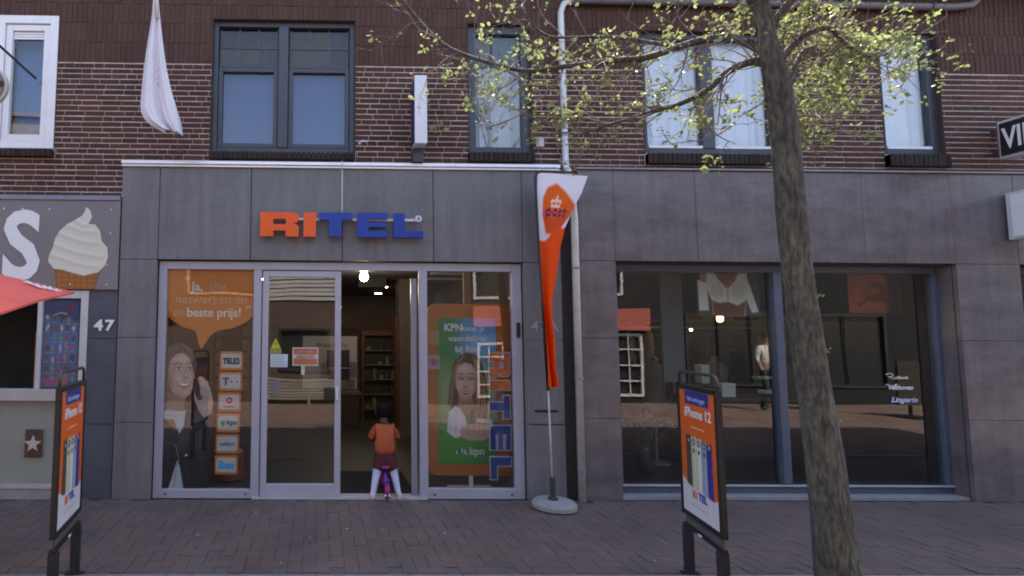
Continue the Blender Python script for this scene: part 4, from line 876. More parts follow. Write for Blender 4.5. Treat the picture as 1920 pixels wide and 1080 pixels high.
# vertical RITEL decal
vd = thing('vertical_decal', 'vertical orange and blue lettering with pale outline on the shop window beside the banner', 'decal', (1.85, WY, .8))
def vletter(shape, ztop, ln, m, nm):
    # letter turned a quarter clockwise: its width runs down, its top faces right
    hgt = .205
    for k, (g, mm, yy, ad) in enumerate(((1, mat('outline_vinyl', (.42, .40, .42), .5), WY+.001, .012), (1, m, WY-.003, 0))):
        sp = []
        for s in shape:
            cx = sum(p[0] for p in s)/len(s); cy = sum(p[1] for p in s)/len(s)
            sp.append([(1.745+p[1]*hgt, ztop-p[0]*ln) for p in s])
        me = curve_mesh(sp, .0015); me.materials.clear(); me.materials.append(mm)
        if ad:
            cu = curve_mesh_off(sp, ad); me = cu; me.materials.clear(); me.materials.append(mm)
        face_cam(me, 0, yy, 0); me.name = 'letter'; o = link('letter', me, vd)
        tag(o, nm if k else 'pale outline of '+nm)
def curve_mesh_off(splines, off):
    cu = bpy.data.curves.new('tmp', 'CURVE'); cu.dimensions = '2D'; cu.fill_mode = 'BOTH'; cu.extrude = .0005; cu.offset = off
    for sp in splines[:1]:
        P = sp if sum((sp[i][0]*sp[(i+1) % len(sp)][1]-sp[(i+1) % len(sp)][0]*sp[i][1]) for i in range(len(sp))) > 0 else sp[::-1]
        s = cu.splines.new('POLY'); s.points.add(len(P)-1); s.use_cyclic_u = True
        for i, p in enumerate(P): s.points[i].co = (p[0], p[1], 0, 1)
    o = bpy.data.objects.new('tmp', cu); COL.objects.link(o); me = bpy.data.meshes.new_from_object(o); bpy.data.objects.remove(o); return me
Ts = [[(0, 1), (1, 1), (1, .68), (.66, .68), (.66, 0), (.3, 0), (.3, .68), (0, .68)]]; Es = [[(0, 0), (0, 1), (1, 1), (1, .76), (.36, .76), (.36, .62), (1, .62), (1, .40), (.36, .40), (.36, .26), (1, .26), (1, 0)]]; Ls = [[(0, 0), (0, 1), (.38, 1), (.38, .3), (1, .3), (1, 0)]]
vr = mat('orange_vinyl2', (.60, .13, .03), .5); vbm = mat('blue_vinyl', (.014, .045, .22), .5)
vletter(Rp, 1.44, .235, vr, 'orange letter R'); vletter([[(0, 0), (0, 1), (1, 1), (1, 0)]], 1.16, .09, vr, 'orange letter I')
vletter(Ts, 1.01, .225, vbm, 'blue letter T'); vletter(Es, .71, .235, vbm, 'blue letter E'); vletter(Ls, .40, .215, vbm, 'blue letter L')
# small square sticker
sq = thing('parcel_sticker', 'small pale square sticker with a red wedge low on the left of the right window', 'sticker', (1.19, WY, 1.35))
bx('sheet', mat('sticker_pale', (.30, .28, .32), .6), (1.125, 1.245, WY-.004, WY-.001, 1.275, 1.41), sq); flat('wedge', [[(1.155, 1.31), (1.155, 1.375), (1.19, 1.375), (1.222, 1.34), (1.19, 1.31)]], .001, mat('dull_red', (.4, .08, .05), .6), 0, WY-.006, 0, sq)
tag(bx('paper_label', mat('beige_paper', (.34, .22, .11), .7), (1.135, 1.235, WY-.003, WY-.001, 1.52, 1.665)), 'beige paper label above the small square sticker', 'sticker')

# ------------------------------------------------------------------ phone shop interior
inn = mat('inner_wall', (.105, .09, .082), .8, .15, 2); innr = mat('inner_wall_red', (.10, .035, .028), .7, .2)
o = struct(MB().box(-1.9, 2.45, .24, 7.5, -.15, .004).obj('shop_floor', mat('shop_floor', (.06, .062, .05), .45, .15, 2)))
o = struct(MB().box(-2.0, -1.9, .24, 7.5, 0, 2.9).box(2.35, 2.45, .24, 7.5, 0, 2.9).box(-1.9, 2.35, 7.3, 7.5, 0, 2.9).obj('shop_wall', inn))
cl = struct(MB().box(-1.9, 2.35, .24, 7.3, 2.5, 2.6).obj('shop_ceiling', mat('shop_ceiling', (.09, .085, .085), .8, .15, 2)))
tag(bevel(bx('doormat', mat('mat_black', (.012, .013, .014), .95, .3, 60), (.24, 1.0, .17, 1.1, .005, .018)), .003), 'black doormat just inside the open sliding door', 'doormat')
warm = mat('warm_lamp', (1, .86, .68), .5, 0, emit=14)
def spot(x, y, z, label, r=.05, tilt=(0, 0, 0)):
    t = thing('ceiling_spot', label, 'lamp', (x, y, z), 'ceiling spots in the phone shop')
    MB().lathe([(r*.9, 0), (r*1.15, .0), (r*1.15, .05)], (x, y, z), 20).obj('ring', grey_metal, t); MB().lathe([(.001, -.01), (r*.6, -.008), (r*.88, -.001)], (x, y, z), 20).obj('bulb', warm, t); return t
gb = thing('globe_lamp', 'glowing round globe lamp at the top of the open doorway', 'lamp', (.64, 2, 2.5))
MB().lathe([(.01, -.06), (.035, -.052), (.055, -.025), (.058, 0), (.05, .03), (.028, .05), (.025, .06), (.045, .07), (.048, .095), (.025, .105)], (.61, 1.8, 2.385), 24).obj('globe', mat('globe_glow', (1, .93, .84), .5, 0, emit=7), gb, smooth=True)
spot(1.20, 4.5, 2.48, 'lit ceiling spot, largest of the right hand pair inside the doorway', .085); spot(1.27, 6.2, 2.48, 'lit ceiling spot behind the larger one on the right inside the doorway', .085)
spot(.39, 5.0, 2.12, 'lit spot hanging low deep in the shop on the left of the doorway', .06); spot(-.9, 3.2, 2.48, 'lit ceiling spot behind the left shop window', .06); spot(1.9, 5.4, 2.48, 'small lit ceiling spot deep in the shop by the right wall', .05)
lamps = [(.9, 1.5), (1.6, 2.2), (1.7, 3.0), (.9, 4.4)]
for i, (x, y) in enumerate(lamps):
    tag(MB().box(x, x+.55, y, y+.10, 2.475, 2.497).obj('ceiling_grille', mat('grille', (.42, .38, .36), .5)), ['pale ceiling grille nearest the shop door', 'pale ceiling grille second from the door', 'pale ceiling grille third from the door', 'pale ceiling grille deepest in the shop'][i], 'ceiling grille', 'ceiling grilles in the phone shop')
tag(bx('ceiling_unit', mat('dark_green_unit', (.012, .02, .018), .7), (.62, 1.05, 3.0, 3.3, 2.35, 2.499)), 'dark square air unit below the shop ceiling', 'air unit')
# back of shop: poster, monitor, cabinets
pb = thing('wall_poster', 'large white phone poster on the back wall behind the counter', 'poster', (.2, 5, 1.1))
bx('sheet', mat('poster_white', (.62, .60, .64), .5, .04), (-.28, .74, 5.0, 5.02, .60, 1.58), pb); text('letters', 'iPhone', .07, ink_b, -.02, 4.993, 1.38, pb); text('letters', '12 Pro', .07, mat('dull_gold', (.3, .2, .1), .6), .28, 4.993, 1.38, pb)
bx('picture_area', mat('mauve_print', (.22, .22, .38), .6), (.5, .73, 4.99, 4.996, .8, 1.1), pb); bx('picture_area', mat('sand_print', (.3, .18, .12), .6), (.55, .70, 4.985, 4.99, .62, .78), pb)
mo = thing('monitor', 'black computer monitor on the counter seen past the door edge', 'monitor', (.35, 4, 1.0))
bevel(bx('screen', black_pl, (.17, .56, 4.3, 4.34, .82, 1.34), mo), .01); bx('stand', black_pl, (.34, .40, 4.34, 4.38, .62, .9), mo); bx('edge_trim', white_pl, (.17, .56, 4.29, 4.299, 1.02, 1.03), mo)
tag(bx('shelf_panel', mat('rust_fascia', (.045, .02, .016), .7), (-.9, 1.9, 5.62, 5.66, 1.75, 2.1)), 'dark rust fascia board above the display cabinet', 'board')
ct = thing('counter', 'dark brown shop counter below the monitor', 'counter', (0, 4.2, 0))
bx('front', mat('counter_wood', (.05, .028, .022), .5, .2), (-.9, .72, 4.1, 4.6, .004, .58), ct); bx('top', mat('counter_top', (.09, .08, .07), .4), (-.95, .76, 4.05, 4.65, .581, .62), ct)
cb = thing('display_cabinet', 'tall display cabinet of phone accessories framed in red brown', 'cabinet', (1.25, 5.4, 0))
rw = mat('red_wood', (.11, .032, .02), .5, .2); MB().box(.84, .90, 5.2, 5.6, 0, 1.62).box(1.58, 1.66, 5.2, 5.6, 0, 1.62).box(.84, 1.66, 5.2, 5.6, 1.6, 1.68).box(.9, 1.58, 5.56, 5.6, 0, 1.6).obj('case', rw, cb)
bx('back_panel', mat('cab_back', (.10, .085, .065), .6, .2), (.9, 1.58, 5.53, 5.559, .0, 1.6), cb)
for k in range(5): bx('shelf', mat('cab_shelf', (.16, .15, .13), .4), (.9, 1.58, 5.25, 5.55, .18+k*.28, .195+k*.28), cb)
rr = random.Random(9)
for k in range(5):
    for q in range(5):
        if rr.random() < .35: continue
        col = rr.choice([(.2, .2, .18), (.03, .03, .035), (.3, .27, .15), (.08, .09, .1), (.06, .04, .035), (.03, .025, .02)]); x0 = .93+q*.125+rr.uniform(0, .03); h = rr.uniform(.04, .22)
        tag(bx('accessory_box', mat('acc_%d' % int(col[0]*100+col[2]*10), col, .5), (x0, x0+.07, 5.35, 5.4, .196+k*.28, .196+k*.28+h)), '%s box on the %s cabinet shelf, %s from the left' % ({.2: 'pale grey', .03: 'black', .3: 'yellowish', .08: 'blue grey', .06: 'brown'}[col[0]], ['lowest', 'second lowest', 'middle', 'second highest', 'highest'][k], ['first', 'second', 'third', 'fourth', 'fifth'][q]), 'box', 'accessory boxes in the display cabinet')
co = thing('shop_column', 'grey brown square column inside the shop right of the cabinet', 'column', (1.6, 3.2, 0)); bx('shaft', mat('column_paint', (.115, .095, .085), .7, .15, 2), (1.28, 1.60, 3.2, 3.6, .004, 2.6), co); bx('edge_strip', rw, (1.235, 1.275, 3.25, 3.55, .004, 1.9), co)
rp = thing('red_display', 'dark red wall display with dark blue packets beside the door', 'display', (1.6, 2, 0))
bx('panel', mat('red_panel', (.14, .025, .02), .5, .2), (1.62, 1.68, 2.0, 2.8, .1, 1.7), rp)
for k, (z0, cc) in enumerate(((1.15, (.02, .02, .05)), (.8, (.015, .03, .10)), (.6, (.25, .24, .28)), (.35, (.3, .25, .25)))): bx('packet', mat('packet%d' % k, cc, .5), (1.50, 1.61, 2.1, 2.3, z0, z0+.17), rp)
# things behind the left window
sh = thing('brochure_rack', 'brown rack with rows of small leaflets behind the left shop window', 'rack', (-1.0, 1.6, 0))
bx('board', mat('rack_brown', (.09, .06, .045), .6, .3, 8), (-1.35, -.62, 1.7, 1.75, .0, 2.0), sh)
for r_ in range(6):
    for k in range(6): bx('leaflet', mat('leaf%d' % ((r_*5+k*3) % 5), [(.2, .15, .1), (.12, .05, .03), (.22, .2, .2), (.09, .09, .06), (.3, .2, .12)][(r_*5+k*3) % 5], .6), (-1.32+k*.115, -1.23+k*.115, 1.66, 1.69, .9+r_*.17, 1.03+r_*.17), sh)
rd = tag(MB().lathe([(.16, 0), (.18, .02), (.16, .30), (.12, .34)], (-.98, .75, .01), 20).obj('stool', mat('rust_red_vinyl', (.22, .05, .03), .5, .1)), 'low rust red pouf behind the left shop window', 'stool')
bc = thing('wooden_post', 'pale wooden post hanging behind the right shop window above the orange board', 'post', (1.65, .9, 2.2)); bx('post', mat('pale_wood', (.45, .32, .18), .6, .2), (1.66, 1.735, .7, .75, 1.9, 2.6), bc)
lp = bpy.data.lights.new('shop_lamp_light', 'POINT'); lp.energy = 5; lp.color = (1, .85, .68); lp.shadow_soft_size = .08; lpo = bpy.data.objects.new('shop_lamp_light', lp); COL.objects.link(lpo); lpo.location = (.61, 1.8, 2.2)

# ------------------------------------------------------------------ lingerie shop interior
li = mat('teal_wall', (.018, .025, .027), .8, .25, 2)
struct(MB().box(3.03, 8.9, .41, 4.5, -.15, .10).obj('shop_floor', mat('wood_floor', (.03, .02, .017), .4, .3, 3)))
struct(MB().box(2.95, 3.03, .41, 4.5, 0, 2.8).box(8.9, 9.0, .41, 4.5, 0, 2.8).box(3.03, 8.9, 4.4, 4.5, 0, 2.8).obj('shop_wall', li))
struct(MB().box(3.03, 8.9, .41, 4.4, 2.6, 2.7).obj('shop_ceiling', mat('ceil2', (.03, .03, .033), .8)))
c = Canvas(1296, 1430, 500, 600, 1.4, (0, 0, 0), 0)
dk = L(52, 58, 58); wl = L(232, 246, 244); skn = L(196, 142, 120)
c.rect(1300, 1430, 500, 600, dk, .5); c.poly([(1306, 500), (1330, 500), (1326, 530), (1308, 525)], skn, 2)
c.poly([(1330, 500), (1398, 500), (1402, 560), (1400, 600), (1332, 600), (1328, 560)], skn, 2); c.poly([(1340, 500), (1385, 500), (1378, 530), (1362, 545), (1346, 526)], L(168, 104, 88), 3)
c.poly([(1332, 572), (1400, 572), (1396, 600), (1336, 600)], L(120, 72, 52), 3)
c.poly([(1322, 500), (1334, 500), (1344, 522), (1360, 540), (1366, 542), (1382, 526), (1392, 500), (1404, 502), (1408, 540), (1402, 566), (1384, 577), (1364, 570), (1346, 572), (1330, 566), (1322, 545)], wl, 2)
c.poly([(1303, 525), (1322, 530), (1324, 588), (1304, 588)], wl, 2); c.poly([(1402, 512), (1412, 540), (1426, 590), (1412, 592), (1400, 556)], wl, 2)
c.ell(1342, 548, 14, 16, L(206, 212, 204), 0, 9, .6); c.ell(1386, 548, 15, 16, L(206, 212, 204), 0, 9, .6); c.line([(1364, 545), (1364, 568)], 2, L(140, 140, 130), 2); c.line([(1328, 566), (1346, 574), (1364, 570), (1384, 579), (1402, 568)], 2, L(150, 110, 95), 2)
for i in range(5): c.line([(1334+i*14, 532), (1340+i*14, 566)], 1, L(160, 168, 162), 2, .5)
po = c.obj('torso_poster', 4.26, 5.0, .62, 2.40, 1.85, None); tag(po, 'hanging poster of a torso in a white long sleeved lace top', 'poster', 'hanging posters in the lingerie window')
c = Canvas(0, 100, 0, 76, 1.6, L(176, 88, 64)); c.ell(50, 30, 34, 34, L(214, 118, 84), 0, 14); c.rect(74, 100, 0, 76, L(60, 26, 22), 8); c.ell(50, 38, 26, 20, L(150, 66, 44), 0, 10); c.ell(30, 22, 16, 18, L(176, 112, 82), 20, 9, .8)
c.line([(20, 60), (50, 40), (78, 58)], 5, L(120, 44, 34), 5); c.ell(50, 34, 14, 9, L(190, 120, 100), 0, 5, .7); c.line([(35, 34), (50, 24), (65, 34), (50, 44), (35, 34)], 1.6, L(120, 50, 40), 2)
po = c.obj('figure_poster', 6.02, 6.62, .62, 2.36, 1.90, None); tag(po, 'rust orange hanging poster of a reclining figure in the right display window', 'poster', 'hanging posters in the lingerie window')
tag(bx('fabric_screen', mat('grey_display', (.10, .11, .115), .7, .1), (3.95, 4.2, .75, .78, 1.1, 2.5)), 'tall grey fabric panel left of the torso poster', 'screen')
glow = mat('orange_glow', (1, .42, .12), .5, 0, emit=5); glow2 = mat('yellow_glow', (1, .8, .35), .5, 0, emit=9)
for (x, y, z0, lb, g) in ((4.95, 1.2, 1.86, 'slim glowing orange lamp beside the window mullion', glow), (4.52, 1.4, 1.66, 'round yellow lamp glowing in the left display window', glow2)):
    t = thing('shop_lamp', lb, 'lamp', (x, y, z0)); MB().lathe([(.01, -.06), (.035, -.04), (.035, .04), (.01, .06)], (x, y, z0), 16).obj('bulb', g, t, smooth=True); MB().tube([(x, y, z0+.06), (x, y, 2.6)], .004, 6).obj('cord', black_pl, t)
spl = ['tiny lit spot bulb behind the left edge of the grey fabric screen', 'tiny lit spot bulb just right of the first above the dark torso', 'tiny lit spot bulb below the torso poster near the mullion', 'tiny lit spot bulb lowest beside the mullion', 'tiny lit spot bulb high up behind the tree trunk']
for i, (x, y, z0) in enumerate(((3.85, 2.0, 1.95), (3.95, 2.3, 1.95), (4.9, 2.2, 1.80), (5.05, 1.9, 1.7), (5.45, 1.8, 2.5))):
    tag(MB().lathe([(.012, 0), (.018, .012), (.012, .024)], (x, y, z0), 12).obj('spot_bulb', glow2), spl[i], 'lamp', 'tiny spots in the lingerie shop')
# mannequins, plinths, bags
def ring_e(cx, cy, z, rx, ry, n=20): return [(cx+rx*math.cos(2*math.pi*k/n), cy+ry*math.sin(2*math.pi*k/n), z) for k in range(n)]
def mannequin(x, y, z0, label, m):
    t = thing('mannequin', label, 'mannequin', (x, y, z0), 'dark display torsos in the lingerie shop')
    pr_ = [(.0, .11, .08), (.06, .15, .10), (.16, .165, .11), (.28, .115, .085), (.38, .135, .10), (.46, .155, .125), (.54, .17, .10), (.60, .14, .08), (.64, .05, .05), (.70, .045, .045), (.72, .02, .02)]
    MB().loft([ring_e(x, y, z0+.55+a, b, c_) for a, b, c_ in pr_]).obj('torso', m, t, smooth=True); MB().tube([(x, y, z0+.02), (x, y, z0+.56)], .014, 10).obj('pole', grey_metal, t); MB().lathe([(.14, 0), (.14, .015), (.02, .025)], (x, y, z0), 24).obj('base', grey_metal, t)
dm = mat('dark_mannequin', (.06, .05, .05), .5, .1)
mannequin(4.1, 1.2, .1, 'dark display torso on a stand nearest the granite pillar', dm); mannequin(5.35, 1.9, .1, 'brown display torso on a stand behind the window mullion', mat('brown_mannequin', (.10, .06, .045), .5, .1)); mannequin(5.95, 1.3, .1, 'dark display torso with lace behind the right window', mat('lace_mannequin', (.035, .03, .04), .6, .3, 40))
for (x, y, z0, w, h, col, lb) in ((4.72, .9, .92, .16, .16, (.50, .55, .52), 'pale square gift box on the shelf in the left display window'), (4.62, 1.1, 1.06, .10, .22, (.45, .46, .44), 'pale standing card with dark strokes beside the square gift box'), (5.3, 1.0, .95, .26, .04, (.35, .38, .42), 'folded pale garment on the dark shelf'), (5.28, 1.05, 1.12, .24, .03, (.25, .27, .30), 'folded grey garment on the upper dark shelf')):
    tag(bevel(bx('display_box', mat('disp_%d' % int(w*100+h*1000), col, .6), (x, x+w, y, y+.12, z0, z0+h))), lb, 'box')
tb = thing('display_table', 'dark display shelf unit low in the left display window', 'table', (4.9, 1, .1)); bx('top', mat('shelf_dark', (.03, .026, .028), .5), (4.4, 5.7, .85, 1.4, .88, .915), tb); MB().box(4.42, 4.46, .88, 1.38, .1, .88).box(5.64, 5.68, .88, 1.38, .1, .88).box(4.46, 5.64, 1.34, 1.38, .1, .88).obj('side', mat('shelf_dark', (.03, .026, .028), .5), tb)
rk = thing('garment_rack', 'metal rack of dark hanging garments at the back of the lingerie shop', 'rack', (4.6, 2.4, .1))
MB().tube([(3.4, 2.4, .1), (3.4, 2.4, 1.75), (6.9, 2.4, 1.75), (6.9, 2.4, .1)], .014, 8).tube([(5.1, 2.4, .1), (5.1, 2.4, 1.74)], .014, 8).obj('rail', grey_metal, rk)
rr = random.Random(17)
gc = [(.10, .04, .04), (.05, .05, .07), (.30, .28, .27), (.02, .02, .025), (.14, .10, .08), (.05, .07, .07)]
gn = ['dark red', 'slate', 'pale', 'black', 'tan', 'teal']
for i in range(12):
    x = 3.6+i*.28+rr.uniform(-.02, .02); q = rr.choice((0, 1, 2, 3, 3, 4, 5)); w_, h_ = rr.uniform(.055, .08), rr.uniform(.35, .75)
    rings = [[(x+math.cos(t*.5236)*ww*(1+.2*math.sin(3*t*.5236+z_*9)), 2.4+math.sin(t*.5236)*.16*(ww/.07), 1.70-z_*h_) for t in range(12)] for z_, ww in ((0, .012), (.06, w_*.8), (.3, w_*.9), (.7, w_), (1, w_*1.15))]
    o = MB().loft(rings).obj('garment', mat('garment_'+gn[q].replace(' ', '_'), gc[q], .85, .2, 14), smooth=True)
    tag(o, '%s garment hanging on the rack in the lingerie shop, %s from the left' % (gn[q], ['first', 'second', 'third', 'fourth', 'fifth', 'sixth', 'seventh', 'eighth', 'ninth', 'tenth', 'eleventh', 'last'][i]), 'garment', 'garments on the rack')
ws_ = thing('wall_shelves', 'dark wall shelves with folded stacks behind the right display window', 'shelf', (6.0, 3.4, 0))
for k in range(4): bx('shelf', mat('shelf_board', (.10, .09, .09), .5), (5.2, 7.6, 3.2, 3.6, .5+k*.45, .53+k*.45), ws_)
for k in range(4):
    for q in range(8):
        if rr.random() < .25: continue
        cc = rr.choice(gc+[(.4, .38, .38)]); x = 5.25+q*.29
        for e_ in range(rr.choice((2, 3, 4))): bx('folded_garment', mat('fold_%d' % int(cc[0]*100+cc[1]*1000), cc, .85), (x+rr.uniform(0, .01), x+.22, 3.22, 3.45, .531+k*.45+e_*.04, .567+k*.45+e_*.04), ws_)
ab_ = thing('sidewalk_sign', 'dark board on a round foot standing across the street, reflected in the right display window', 'sidewalk sign', (12.1, -5.4, 0))
bevel(bx('board', mat('dark_board', (.05, .04, .035), .6), (11.85, 12.35, -5.44, -5.38, .25, 1.15), ab_)); MB().lathe([(.32, .004), (.32, .03), (.05, .06)], (12.1, -5.41, 0), 24).tube([(12.1, -5.41, .05), (12.1, -5.41, .3)], .03, 8).obj('foot', black_pl, ab_)
cr_ = thing('display_crate', 'striped red and white crate across the street, reflected beside the dark board', 'crate', (11, -6.6, 0))
for k in range(6): bx('slat', (ink_red, ink_w)[k % 2], (10.9, 11.35, -6.65, -6.6, .2+k*.13, .31+k*.13), cr_)
MB().box(10.88, 10.9, -6.7, -6.58, 0, 1.0).box(11.35, 11.37, -6.7, -6.58, 0, 1.0).obj('upright', darkgrey, cr_)
fp = thing('flower_bunch', 'bunch of small pale flowers on the floor of the left display window', 'flowers', (3.5, .5, .1)); rr = random.Random(2); mb = MB(); mb2 = MB()
for i in range(260):
    a, r_ = rr.uniform(0, 6.28), rr.uniform(0, 1)**.6; x, y, z0 = 3.62+.34*r_*math.cos(a), .62+.16*r_*math.sin(a), .62+rr.uniform(0, .22)*(1.3-r_)
    u = Vector((rr.uniform(-1, 1), rr.uniform(-1, 1), rr.uniform(-1, 1))).normalized(); v = u.orthogonal().normalized(); p = Vector((x, y, z0)); s_ = rr.uniform(.006, .014)
    mb.add([p-u*s_, p-v*s_, p+u*s_, p+v*s_], [(0, 1, 2, 3)])
    if i % 5 == 0: mb2.tube([(3.62+.03*math.cos(a), .62, .3), (x, y, z0)], .002, 4)
tag(mb.obj('petals', mat('petal', (.30, .30, .30), .8), fp), kind='stuff'); tag(mb2.obj('stems', mat('stem', (.05, .06, .04), .8), fp), kind='stuff'); MB().lathe([(.06, 0), (.09, .12), (.05, .26), (.06, .3)], (3.62, .62, .10), 20).obj('vase', mat('vase', (.03, .035, .035), .3), fp, smooth=True)

# ------------------------------------------------------------------ sidewalk boards
def board_print():
    c = Canvas(0, 100, 0, 156, 1.3, L(214, 96, 34))
    c.rect(0, 100, -5, 90, L(222, 98, 34), 1); c.rect(17, 84, -2, 17, L(40, 52, 132), 1.5)
    c.poly([(0, 112), (14, 118), (86, 126), (100, 122), (100, 160), (0, 160)], L(210, 208, 214), 1.5)
    c.put(np.clip((c.V-140)/20, 0, 1), L(222, 220, 226), .6)
    cols = [L(70, 70, 66), L(196, 198, 170), L(214, 212, 200), L(150, 160, 186), L(54, 50, 140)]
    for i, cl in enumerate(cols):
        x0 = 15+i*14.5; c.poly([(x0, 58+i), (x0+15, 56+i*.6), (x0+15.5, 122+i), (x0+1, 120+i*.8)], cl, 1.5)
        c.line([(x0+1, 60), (x0+1, 119)], 1, L(40, 40, 44), 1, .7); c.ell(x0+8, 64, 4.6, 4.6, L(50, 50, 54), 0, 1.4); c.ell(x0+8, 64, 2.2, 2.2, L(190, 190, 190), 0, 1.2); c.ell(x0+8, 75, 3, 3, L(60, 60, 64), 0, 1.4)
        c.line([(x0+11, 78), (x0+11, 118)], 2, tuple(min(1, q*1.35+.03) for q in cl), 3, .6)
    for i in range(5): c.rect(28+i*9, 33+i*9, 143, 144.5, L(150, 150, 160), .8)
    c.rect(30, 70, 45, 46.6, L(236, 190, 160), 1, .8)
    return c
def make_board():
    t = thing('sidewalk_sign', '', 'sidewalk sign', (0, 0, 0))
    w = .27
    fm = MB()
    for s in (-1, 1): fm.box(s*w-.016, s*w+.016, -.018, .018, .40, 1.29)
    fm.box(-w+.016, w-.016, -.018, .018, 1.255, 1.29).box(-w+.016, w-.016, -.018, .018, .40, .432)
    bevel(fm.obj('frame', black_pl, t), .005)
    for s in (-1, 1): bevel(MB().box(s*(w-.03)-.022, s*(w-.03)+.022, -.03, .03, .0, .32).obj('leg', mat('leg_black', (.02, .022, .026), .4, .2), t), .006)
    bevel(MB().box(-w, w, -.02, .02, .318, .34).obj('crossbar', black_pl, t), .005)
    bx('back_plate', mat('plate_grey', (.11, .10, .105), .6, .1), (-w+.01, w-.01, .0, .006, .34, .40), t)
    MB().box(-.022, .02, -.026, -.0205, .324, .336).obj('maker_label', ink_w, t)
    MB().tube([(-w, 0, 1.28), (-w, 0, 1.345), (-w+.02, 0, 1.368), (-w+.05, 0, 1.375), (w-.05, 0, 1.375), (w-.02, 0, 1.368), (w, 0, 1.345), (w, 0, 1.28)], .011, 8).obj('handle', darkgrey, t, smooth=True)
    for s in (-1, 1): bevel(MB().box(s*(w-.03)-.02, s*(w-.03)+.02, -.06, .06, .0, .012).obj('foot', mat('rubber_base', (.018, .018, .02), .7), t), .003)
    o = board_print().obj('poster', -w+.018, w-.018, -.012, 1.253, .434, None, t); tag(o, 'orange phone poster')
    bx('poster_back', ink_w, (-w+.017, w-.017, -.009, .009, .433, 1.254), t)
    text('letters', ' iPhone 12', .062, ink_w, 0, -.0135, 1.08, t, 'CENTER', bold=.04, depth=.001, sx=1.05)
    text('letters', 'Bel verlengen', .032, mat('pale_blue_ink', (.40, .45, .75), .6), 0, -.0135, 1.185, t, 'CENTER', bold=.02, depth=.001)
    text('letters', 'RI', .045, ink_o, -.105, -.0135, .55, t, bold=.06, depth=.001, sx=1.15); text('letters', 'TEL', .045, ink_blue, -.02, -.0135, .55, t, bold=.06, depth=.001, sx=1.15)
    return t
b1 = make_board(); b2 = copy_tree(b1)
b1.location = (-1.59, -1.97, .004); b1.rotation_euler = (0, 0, math.radians(98)); b1['label'] = 'orange phone sidewalk sign standing in front of the ice cream kiosk'; b1['group'] = 'sidewalk signs with phone posters'
b2.location = (2.515, -1.95, .004); b2.rotation_euler = (0, 0, math.radians(-101.5)); b2['label'] = 'orange phone sidewalk sign standing beside the tree trunk'; b2['group'] = 'sidewalk signs with phone posters'

# ------------------------------------------------------------------ people
def skin_obj(name, V, E, R, m, parent, root=0, sub_=2, matfn=None, mats=None):
    me = bpy.data.meshes.new(name); me.from_pydata(V, E, []); o = bpy.data.objects.new(name, me); COL.objects.link(o)
    sk_ = o.modifiers.new('skin', 'SKIN'); sk_.use_smooth_shade = True
    d = me.skin_vertices[0].data
    for i, r in enumerate(R):
        d[i].radius = r if hasattr(r, '__len__') else (r, r); d[i].use_root = (i == root)
    s = o.modifiers.new('sub', 'SUBSURF'); s.levels = s.render_levels = sub_
    dg = bpy.context.evaluated_depsgraph_get(); m2 = bpy.data.meshes.new_from_object(o.evaluated_get(dg)); bpy.data.objects.remove(o)
    m2.materials.clear()
    for q in (mats or [m]): m2.materials.append(q)
    if matfn:
        for p in m2.polygons: p.material_index = matfn(p.center)
    m2.polygons.foreach_set('use_smooth', [True]*len(m2.polygons)); m2.name = name
    return link(name, m2, parent)
ch = thing('person', 'small child seen from behind in orange shirt straddling a toy bike in the doorway', 'person', (.68, .1, 0))
dskin = mat('brown_skin', (.10, .05, .035), .6, .1); tights = mat('lilac_tights', (.50, .50, .68), .8, .06)
V = [(.69, .16, .40), (.69, .15, .52), (.69, .20, .66), (.69, .22, .735), (.69, .245, .79), (.695, .265, .86),      # pelvis..head
     (.64, .15, .37), (.60, .12, .23), (.567, .06, .07), (.56, .03, .03),                                        # left leg
     (.74, .15, .37), (.785, .13, .23), (.808, .06, .07), (.815, .03, .03),
     (.61, .19, .70), (.565, .20, .60), (.60, .36, .53), (.615, .42, .54),
     (.77, .19, .70), (.815, .20, .60), (.79, .36, .53), (.775, .42, .54)]
E_ = [(0, 1), (1, 2), (2, 3), (3, 4), (4, 5), (0, 6), (6, 7), (7, 8), (8, 9), (0, 10), (10, 11), (11, 12), (12, 13), (2, 14), (14, 15), (15, 16), (16, 17), (2, 18), (18, 19), (19, 20), (20, 21)]
R_ = [.085, .08, .085, .04, .05, .055, .058, .043, .032, .024, .058, .043, .032, .024, .04, .028, .022, .018, .04, .028, .022, .018]
skin_obj('body', V, E_, R_, None, ch, 0, 2, lambda c_: 1 if c_.z < .38 else 0, [dskin, tights])
# head
MB().loft([ring_e(.695, .268+(.01 if z > .86 else 0), z, a, b, 18) for z, a, b in ((.775, .02, .02), (.79, .045, .045), (.815, .062, .066), (.85, .072, .078), (.885, .070, .077), (.915, .052, .058), (.93, .02, .02))]).obj('head', dskin, ch, smooth=True)
hm = mat('black_hair', (.009, .007, .007), .9, .4, 60, spec=.12, bump=.9, bscale=90)
MB().loft([ring_e(.695, .258, z, a, b, 18) for z, a, b in ((.80, .052, .05), (.82, .072, .072), (.86, .083, .083), (.90, .080, .083), (.925, .062, .068), (.945, .02, .02))]).obj('hair', hm, ch, smooth=True)
for (a, b, z) in ((.745, .25, .93), (.76, .27, .90)): MB().loft([ring_e(a, b, z+k, r, r, 14) for k, r in ((-.035, .008), (-.022, .028), (0, .036), (.022, .028), (.035, .008))]).obj('hair_bun', hm, ch, smooth=True)
for s in (-1, 1): MB().loft([ring_e(.695+s*.083, .27, .85+k, .01, .016, 10) for k in (-.018, -.01, 0, .01, .02)]).obj('ear', dskin, ch, smooth=True)
shirt = mat('orange_shirt', (.42, .085, .03), .85, .15, 12)
